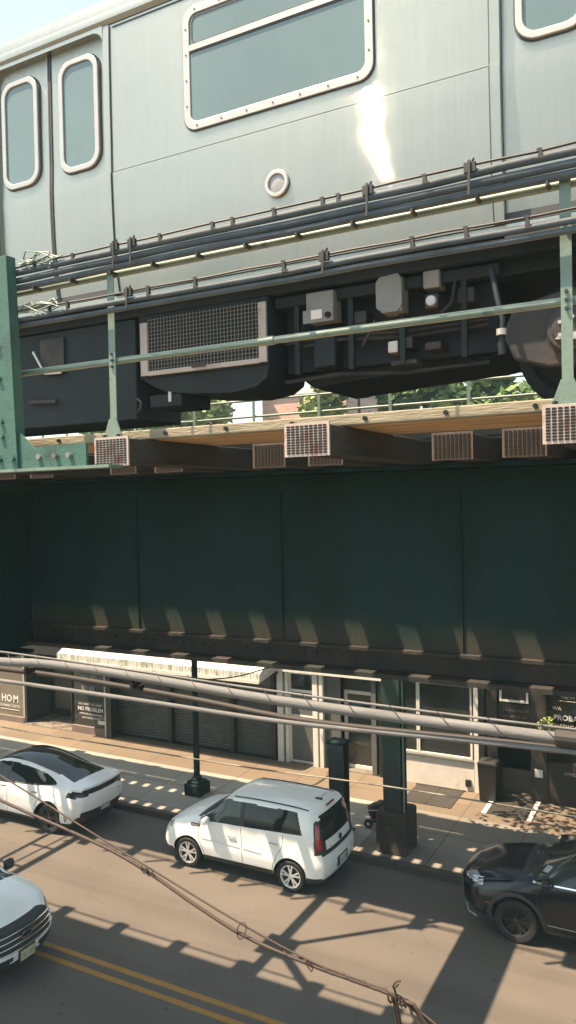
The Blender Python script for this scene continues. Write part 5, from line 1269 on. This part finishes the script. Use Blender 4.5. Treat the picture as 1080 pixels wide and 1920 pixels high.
# ---- white sport utility car driving at the bottom left
def build_white_suv():
    t = thing('moving_car', 'white sport utility car with a black grille crossing the yellow centre lines', 'car', (-12.82, 9.36, 0), world=False)
    t.rotation_euler.z = R(0)
    S = dict(axles=(-1.43, 1.43), wr=.39, arch=.46, sill=.30, nu=165,
        xr=[(.2,-2.3),(.5,-2.42),(.8,-2.42),(1.1,-2.36),(1.4,-2.25),(1.8,-2.1)],
        xf=[(.2,2.26),(.4,2.36),(.6,2.40),(.75,2.38),(.9,2.34),(1.05,2.26),(1.15,2.17),(1.8,2.05)],
        top=[(-2.42,1.55),(-2.2,1.70),(-1.6,1.77),(-.6,1.80),(.0,1.79),(.3,1.74),(.85,1.52),(1.22,1.31),(1.34,1.255),(1.6,1.235),(1.9,1.20),(2.15,1.155),(2.3,1.10),(2.4,1.02)],
        belt=[(-2.42,1.18),(-1,1.16),(0,1.14),(.9,1.13),(1.3,1.14),(1.8,1.115),(2.15,1.05),(2.4,.92)],
        crown=[(-2.4,.05),(0,.07),(.5,.06),(1.1,.03),(1.3,.06),(2.4,.06)],
        wbelt=[(-2.42,.86),(-1.5,.92),(0,.94),(.9,.93),(1.3,.925),(1.8,.90),(2.2,.85),(2.4,.80)],
        wroof=[(-2.42,.66),(-1.5,.69),(0,.71),(.3,.715),(.9,.77),(1.3,.82),(1.45,.83),(2.0,.80),(2.4,.70)],
        wmax=[(-2.42,.92),(-1.5,.985),(-.8,.975),(.8,.975),(1.4,.99),(1.9,.98),(2.4,.90)], round=.05, roundk=.10, bulge=.16, roundkf=.20)
    def part(zone, x, y, z):
        s = 1 if y > 0 else -1; ay = abs(y)
        if zone == 'green' and z > 1.18 and z < 1.65:
            if -2.0+(z-1.1)*.4 < x < 1.15-1.2*(z-1.18): return ('side_window', s) if not (.02 < x < .10 or -1.0 < x < -.92) else ('window_trim', 0)
        if zone == 'roof' and .34 < x < 1.27 and ay < .65+.15*(x-.3): return ('windscreen', 0)
        if zone == 'roof' and 1.27 <= x < 1.38: return ('cowl', 0)
        if zone == 'tail' and 1.15 < z < 1.55 and ay < .6: return ('rear_window', 0)
        if zone == 'tail' and .85 < z < 1.12 and ay > .55: return ('tail_lamp', s)
        if zone == 'nose':
            if .62 < z < .985 and ay < .66: return ('grille', 0)
            if .72 < z < .99 and ay >= .66: return ('headlamp', s)
            if z < .52 and (ay > .30 or z < .42): return ('lower_trim', 0)
        if zone in ('side',):
            if x > 2.05 and .74 < z < .98 and x > 2.05+(z-.74)*.25: return ('headlamp', s)
            if z < .42: return ('lower_trim', 0)
            if any(math.hypot(x-a, z-.39) < .52 for a in (-1.43, 1.43)): return ('lower_trim', 0)
        return ('body', 0)
    S['part'] = part
    S['mats'] = dict(body=M['car_white'], side_window=M['car_glass'], window_trim=M['plastic'], windscreen=M['car_glass'], cowl=M['plastic'], rear_window=M['car_glass'], tail_lamp=M['red_lens'], grille=M['plastic'], headlamp=M['lamp_clear'], lower_trim=M['plastic'])
    surf, roofz = car_body(t, S); wheels(t, S, .965, .245, 'ten', .255)
    seam = bpy.data.materials['panel_gap']
    def nosex(y, z): return sinterp(S['xf'], z)+S['bulge']*(1-abs(y/.74)**2.6) if abs(y) < .74 else sinterp(S['xf'], z)
    for z in (.70, .79, .88):
        b = MB(); b.tube([(nosex(y, z)+.012, y, z) for y in [-.62+1.24*i/16 for i in range(17)]], .011, 6); b.build('grille_bar', M['chrome'], t, smooth=60)
    b = MB(); b.tube([(nosex(y, .60)+.012, y, .60+.10*(abs(y)/.68)**6) for y in [-.70+1.4*i/20 for i in range(21)]], .014, 6); b.build('grille_surround', M['chrome'], t, smooth=60)
    b = MB(); n_ = 24
    pts = [(.13*math.cos(2*math.pi*i/n_), .055*math.sin(2*math.pi*i/n_)) for i in range(n_)]
    b.prism(pts, lambda p: (nosex(0,.8)+.03, p[0], .79+p[1]), lambda p: (nosex(0,.8)+.005, p[0], .79+p[1])); e = b.build('badge', mat('dark_blue_badge', (.02,.035,.06), .25, coat=.5), t)
    MB().prism(pts, lambda p: (nosex(0,.8)+.034, p[0]*1.0, .79+p[1]), lambda p: (nosex(0,.8)+.0305, p[0], .79+p[1]), hole=[(p[0]*.87, p[1]*.78) for p in pts]).build('badge_rim', M['chrome'], e)
    plate(t, (nosex(0,.48)+.035, 0, .47), .31, .16, 1, M['plate_y']); MB().cbox((nosex(0,.47)+.012, 0, .47), (.035,.36,.20)).build('plate_holder', M['plastic'], t, bevel=.008)
    for s in (1, -1):
        mirror(t, 1.0, s, .93, 1.22, M['plastic'], (.13,.20,.19)); handle(t, surf, .2, 1.0, s, M['car_white']); handle(t, surf, -.85, 1.0, s, M['car_white'])
        ribbon(t, surf, [(1.0,1.12),(1.0,.8),(.92,.45)], s, .012, seam, 'door_seam'); ribbon(t, surf, [(.04,1.14),(.02,.8),(.02,.45)], s, .012, seam, 'door_seam')
        b = MB(); b.tube([(xx, s*.62, roofz(xx,.62)+.03) for xx in [(0-1.8*i/12) for i in range(13)]], .016, 6); b.build('roof_rail', M['plastic'], t)
        b = MB(); b.tube([(2.2-.0, s*.70, roofz(2.15,.70)+.001),(1.8, s*.66, roofz(1.8,.66)+.003),(1.3, s*.60, roofz(1.3,.6)+.003)], .007, 5); b.build('bonnet_crease', M['car_white'], t)
        b = MB(); b.tube([(2.30,s*.78,.80),(2.36,s*.74,.74),(2.30,s*.86,.74)], .010, 6); b.build('lamp_strip', M['chrome'], t)
    b = MB(); b.tube([(1.30,-.6,roofz(1.30,.6)+.02),(1.1,.1,roofz(1.1,.1)+.02)], .010, 5); b.build('wiper', M['plastic'], t)
    # seats
build_white_suv()
# ------------------------------------------------------------------ cables, lamp post, kerbside things
def cable(name, pts, r, m, label, cat='cable', group=None, n=8, sub=10, parent=None):
    P = []
    xs = [(p[0], i) for i, p in enumerate(pts)]
    pts = sorted(pts, key=lambda p: p[0]); ty_ = [(p[0], p[1]) for p in pts]; tz = [(p[0], p[2]) for p in pts]
    N = sub*len(pts)
    for i in range(N+1):
        x = lerp(pts[0][0], pts[-1][0], i/N); P.append((x, sinterp(ty_, x), sinterp(tz, x)))
    o = MB().tube(P, r, n).build(name, m, parent, smooth=60)
    return tag(o, label, cat, group) if label else o
M['lead'] = mat('weathered_cable_sheath', (.225,.235,.24), .75, var=.2, scale=5, stretch=(.6,6,6), col2=(.15,.15,.15), c2=(.5,.7), c2scale=4, bump=.2)
M['black_cable'] = mat('black_cable_sheath', (.03,.028,.027), .7, var=.3, scale=6)
M['brown_wire'] = mat('brown_wire', (.055,.034,.024), .7, var=.4, scale=30)
CG = 'telephone cables strung past the window'
t = thing('telephone_cable', 'thick pale telephone cable slung below its thin messenger wire', 'cable', (-2, 3.6, 7.03), CG)
cable('sheath', [(-13,3.72,6.9),(-8,3.66,7.03),(-5.2,3.6,7.055),(-4.124,3.6,7.062),(-3.72,3.6,7.082),(-2.92,3.6,7.062),(-1.958,3.6,7.020),(-.512,3.6,7.003),(2,3.6,7.0),(5,3.6,7.05)], .0275, M['lead'], None, n=14, parent=t)
cable('messenger_wire', [(-13,3.72,7.16),(-8,3.66,7.16),(-5.2,3.6,7.145),(-4.121,3.6,7.128),(-3.3,3.6,7.108),(-1.958,3.6,7.068),(-.557,3.6,7.050),(2,3.6,7.06),(5,3.6,7.12)], .0065, M['lead'], None, parent=t)
P = []
for i in range(560):
    x = -6.5+9.0*i/559; z = sinterp([(-8,7.03),(-5.2,7.055),(-4.124,7.062),(-3.72,7.082),(-2.92,7.062),(-1.958,7.020),(-.512,7.003),(2,7.0),(5,7.05)], x); P.append((x, 3.6+.029*math.cos(x*26), z+.012+.043*math.sin(x*26)))
MB().tube(P, .0016, 4).build('lashing_wire', M['clip'], t)
b = MB(); b.cyl((-.60,3.6,7.005),(-.42,3.6,7.004),.040,14); b.build('splice_sleeve', M['black_cable'], t, bevel=.01)
t2 = cable('telephone_cable', [(-13,3.74,6.75),(-8,3.7,6.86),(-5.2,3.62,6.93),(-4.129,3.6,6.935),(-3,3.6,6.925),(-1.961,3.6,6.912),(-.513,3.6,6.950),(2,3.6,6.95),(5,3.6,7.0)], .0135, M['lead'], 'slimmer pale telephone cable running below the thick one', 'cable', CG, n=12)
cable('telephone_cable', [(-13,3.9,6.8),(-8,3.8,6.92),(-5.2,3.68,6.985),(-4.4,3.68,6.99),(-3.6,3.68,6.985),(-2.6,3.68,6.945),(-1.9,3.68,6.905),(-.6,3.68,6.93),(2,3.68,6.93),(5,3.68,7.0)], .0175, M['black_cable'], 'black cable sagging in the shade between the two pale cables', 'cable', CG, n=10)
for x, lab in ((-3.9, 'black clamp hanging below the thick pale cable at left'), (-3.02, 'black clamp below the thick pale cable left of the shutters')):
    b = MB(); b.box(x-.012,x+.012,3.60,3.68,6.985,7.03); b.box(x-.03,x+.03,3.63,3.69,6.975,7.0); tag(b.build('cable_clamp', M['black_cable'], bevel=.004), lab, 'clamp', 'clamps on the telephone cables')
# thin span wire across the pavement view
cable('span_wire', [(-14,4.6,6.7),(-8,4.4,6.42),(-4.947,4.3,6.341),(-3.649,4.3,6.343),(-2.627,4.3,6.349),(-1.769,4.3,6.374),(-1.127,4.3,6.379),(-.618,4.3,6.381),(2,4.3,6.42),(5,4.2,6.6)], .0052, mat('pale_weathered_wire', (.34,.31,.24), .6, var=.4, scale=8, col2=(.05,.045,.04), c2=(.45,.6), c2scale=3), 'thin pale wire spanning below the telephone cables', 'wire')
# service drop with spacer rings in the foreground
DT = [(-6.5,2.2,7.9),(-4,2.2,7.22),(-3,2.2,6.985),(-2.543,2.2,6.897),(-1.982,2.2,6.809),(-1.783,2.2,6.757),(-1.6,2.2,6.692),(-1.38,2.2,6.626),(-1.12,2.2,6.594),(-.97,2.2,6.585),(-.832,2.2,6.572),(-.749,2.2,6.532),(-.5,2.15,6.44),(0.2,1.9,6.3)]
UT = [(-6.5,2.2,8.1),(-4,2.2,7.38),(-3,2.2,7.12),(-2.509,2.2,6.990),(-2.1,2.2,6.868),(-1.771,2.2,6.772),(-1.39,2.2,6.664),(-1.13,2.2,6.606),(-.97,2.2,6.592),(-.832,2.2,6.579),(-.74,2.19,6.545),(-.5,2.15,6.46),(0.2,1.9,6.33)]
t = thing('service_drop', 'twisted brown service wire with hanging rings crossing the street view diagonally', 'cable', (-1.4, 2.2, 6.6))
cable('power_wire', DT, .0062, M['brown_wire'], None, parent=t); cable('support_wire', UT, .0034, M['brown_wire'], None, parent=t)
rnd = random.Random(9)
P = []
for i in range(120):
    x = lerp(-1.25, -.5, i/119); P.append((x, sinterp([(p[0],p[1]) for p in DT], x)+.007*math.cos(i*.55), sinterp([(p[0],p[2]) for p in DT], x)+.003+.007*math.sin(i*.55)))
MB().tube(P, .0028, 6).build('twisted_wire', M['brown_wire'], t, smooth=60)
def ring(x, w, h, tilt):
    zt = sinterp([(p[0],p[2]) for p in UT], x); pts = []
    for i in range(19):
        a = R(-100+ (380)*i/18); pts.append((x+w*math.cos(a)+tilt*math.sin(a)*h, 2.2-.01+.004*i/18, zt-h*.55+h*math.sin(a)))
    MB().tube(pts, .0019, 5).build('spacer_ring', M['brown_wire'], t, smooth=60)
ring(-1.80, .014, .016, 0); ring(-1.775, .012, .014, .4); ring(-1.39, .017, .030, .3); ring(-1.135, .010, .017, -.3); ring(-2.18, .006, .010, 0)
b = MB()
b.tube([(-.842,2.195,6.586),(-.850,2.19,6.612),(-.838,2.19,6.630),(-.826,2.19,6.634)], .0032, 6); b.tube([(-.842,2.195,6.586),(-.846,2.19,6.605),(-.832,2.19,6.622)], .0028, 6)
b.tube([(-.85,2.195,6.580),(-.846,2.195,6.54),(-.839,2.195,6.49),(-.84,2.2,6.40)], .0052, 7); b.tube([(-.842,2.19,6.580),(-.836,2.19,6.54),(-.829,2.195,6.49),(-.83,2.2,6.40)], .0052, 7)
for i in range(5): b.tube([(-.866+.012*i,2.185,6.59),(-.86+.012*i,2.178,6.572),(-.858+.012*i,2.19,6.558)], .0034, 6)
b.tube([(-.81,2.195,6.572),(-.785,2.19,6.575),(-.77,2.19,6.556),(-.755,2.19,6.535),(-.74,2.19,6.518)], .006, 7)
b.tube([(-.80,2.195,6.565),(-.79,2.19,6.54),(-.765,2.19,6.515),(-.735,2.19,6.50)], .0045, 7)
b.build('tied_strands', M['brown_wire'], t, smooth=60)
# utility pole that carries the cables (left of the frame, at the near kerb)
t = thing('utility_pole', 'weathered timber utility pole at the near kerb left of the frame', 'pole', (-12.9, 3.9, .15))
MB().cyl((-12.9,3.9,.1),(-12.9,3.9,8.3),.15,14,r2=.11).build('shaft', M['bark'], t, smooth=50); MB().box(-12.96,-12.84,2.9,4.9,7.9,8.0).build('crossarm', M['bark'], t)
# thin dark wire under the girder
cable('wire', [(-7.2,5.0,7.0),(-5.6,5.0,6.72),(-4.9,5.0,6.665),(-4.3,5.0,6.65),(-3.7,5.0,6.675),(-3.2,5.0,6.74),(-2.9,5.05,6.83)], .005, M['wire'], 'thin dark wire drooping under the girder before the awning', 'wire')
# street lamp post on the far pavement
t = thing('street_lamp', 'dark street lamp post with a square base at the far kerb', 'street lamp', (-12.22, 17.2, .15))
MB().cyl((-12.22,17.2,.6),(-12.22,17.2,7.2),.085,14,r2=.075).build('post', M['girder'], t, smooth=50)
b = MB(); b.box(-12.48,-11.96,16.94,17.46,.15,.46); b.box(-12.43,-12.01,16.99,17.41,.461,.52); b.cyl((-12.22,17.2,.521),(-12.22,17.2,.66),.16,14,r2=.1); b.build('base', M['girder'], t, bevel=.03)
b = MB(); b.tube([(-12.22,17.2,7.2),(-12.22,17.3,7.45),(-12.22,17.7,7.55),(-12.22,18.3,7.55)], .04, 8); b.build('arm', M['girder'], t, smooth=60); MB().box(-12.34,-12.10,18.2,18.8,7.47,7.55).build('lamp_head', M['girder'], t, bevel=.03)
# dark green post behind the boxy car
t = thing('signal_post', 'short dark green steel post standing behind the white boxy hatchback', 'post', (-7.72, 16.65, .15))
b = MB(); b.box(-7.91,-7.53,16.48,16.50,.15,2.28); b.box(-7.91,-7.53,16.80,16.82,.15,2.28); b.box(-7.735,-7.705,16.501,16.799,.15,2.28); b.build('shaft', COLM, t)
MB().box(-7.95,-7.49,16.44,16.86,2.281,2.33).build('cap', M['girder'], t, bevel=.01); MB().box(-8.0,-7.44,16.4,16.9,.15,.19).build('foot_plate', M['girder'], t)
# two-wheeled maroon cart by the column footing
t = thing('shopping_cart', 'maroon two wheeled cart with a black cover beside the column footing', 'cart', (-7.02, 17.3, .15))
mar = mat('maroon_fabric', (.10,.012,.030), .5, var=.2, scale=8)
b = MB(); cx, cy = -7.02, 17.30
def rg(z, w, d, n=20): return [(cx+w*math.cos(2*math.pi*i/n)*(1.0), cy+d*math.sin(2*math.pi*i/n), z+.06*math.cos(2*math.pi*i/n)) for i in range(n)]
rs = [rg(.36,.12,.09), rg(.44,.20,.14), rg(.56,.25,.17), rg(.60,.255,.175)]
vs = sum(rs, []); n = 20; b.add(vs, [(k*n+i, k*n+(i+1) % n, (k+1)*n+(i+1) % n, (k+1)*n+i) for k in range(3) for i in range(n)]+[tuple(range(n))]); b.build('basket', mar, t, smooth=50)
b = MB(); rs = [rg(.603,.26,.18), rg(.68,.24,.165), rg(.735,.17,.12), rg(.755,.06,.04)]; vs = sum(rs, []); b.add(vs, [(k*n+i, k*n+(i+1) % n, (k+1)*n+(i+1) % n, (k+1)*n+i) for k in range(3) for i in range(n)]+[tuple(range(3*n, 4*n))]); b.build('cover', M['black_metal'], t, smooth=50)
b = MB(); b.tube(rg(.603,.262,.182)+[rg(.603,.262,.182)[0]], .012, 6); b.tube([(cx-.25,cy,.56),(cx-.36,cy,.62),(cx-.40,cy-.02,.55)], .010, 6)
b.tube([(cx-.12,cy-.1,.42),(cx-.17,cy-.16,.26)], .012, 6); b.tube([(cx-.12,cy+.1,.42),(cx-.17,cy+.16,.26)], .012, 6); b.tube([(cx-.17,cy-.18,.26),(cx-.17,cy+.18,.26)], .012, 6)
b.tube([(cx+.14,cy-.1,.42),(cx+.22,cy-.14,.16)], .012, 6); b.tube([(cx+.14,cy+.1,.42),(cx+.22,cy+.14,.16)], .012, 6); b.build('frame', M['alum'], t, smooth=60)
for y in (cy-.18, cy+.18):
    b = MB(); b.lathe([(.05,-.02),(.085,-.025),(.105,-.015),(.105,.015),(.085,.025),(.05,.02)], (cx-.17,y,.256), (0,1,0), 20); w_ = b.build('wheel', M['tyre'], t, smooth=40)
    b = MB(); b.lathe([(0,-.022),(.052,-.016),(.052,.016),(0,.022)], (cx-.17,y,.256), (0,1,0), 16); b.build('hub', M['whitewall'], w_, smooth=40)
# bins and boxes by the dark office
def bin_(x, y, w, d, h, label):
    t = thing('litter_bin', label, 'bin', (x, y, .15), 'dark bins before the office')
    b = MB(); b.prism([(-w/2,-d/2),(w/2,-d/2),(w/2,d/2),(-w/2,d/2)], lambda p: (x+p[0]*.86, y+p[1]*.86, .16), lambda p: (x+p[0], y+p[1], .15+h)); b.build('body', M['black_metal'], t, bevel=.02)
    b = MB(); b.prism([(-w/2-.02,.0),(w/2+.02,.0),(w/2-.03,.07),(-w/2+.03,.07)], lambda p: (x+p[0], y-d/2-.02, .151+h+p[1]), lambda p: (x+p[0], y+d/2, .151+h+p[1])); b.build('lid', M['plastic'], t, bevel=.012)
bin_(-5.02, 20.1, .50, .45, .95, 'black wheeled bin at the left side of the office entrance')
# the summer air between the window and the far trees
hz = MB(); hz.box(-170, 130, -8, 75, -1.5, 18.5)
hm_ = bpy.data.materials.new('summer_haze'); hm_.use_nodes = True; _n = hm_.node_tree; _n.nodes.clear()
_o = _n.nodes.new('ShaderNodeOutputMaterial'); _v = _n.nodes.new('ShaderNodeVolumePrincipled'); _v.inputs['Density'].default_value = .0010; _v.inputs['Color'].default_value = (.55,.92,1.0,1)
_n.links.new(_v.outputs[0], _o.inputs['Volume'])
tag(hz.build('haze', hm_), kind='stuff')
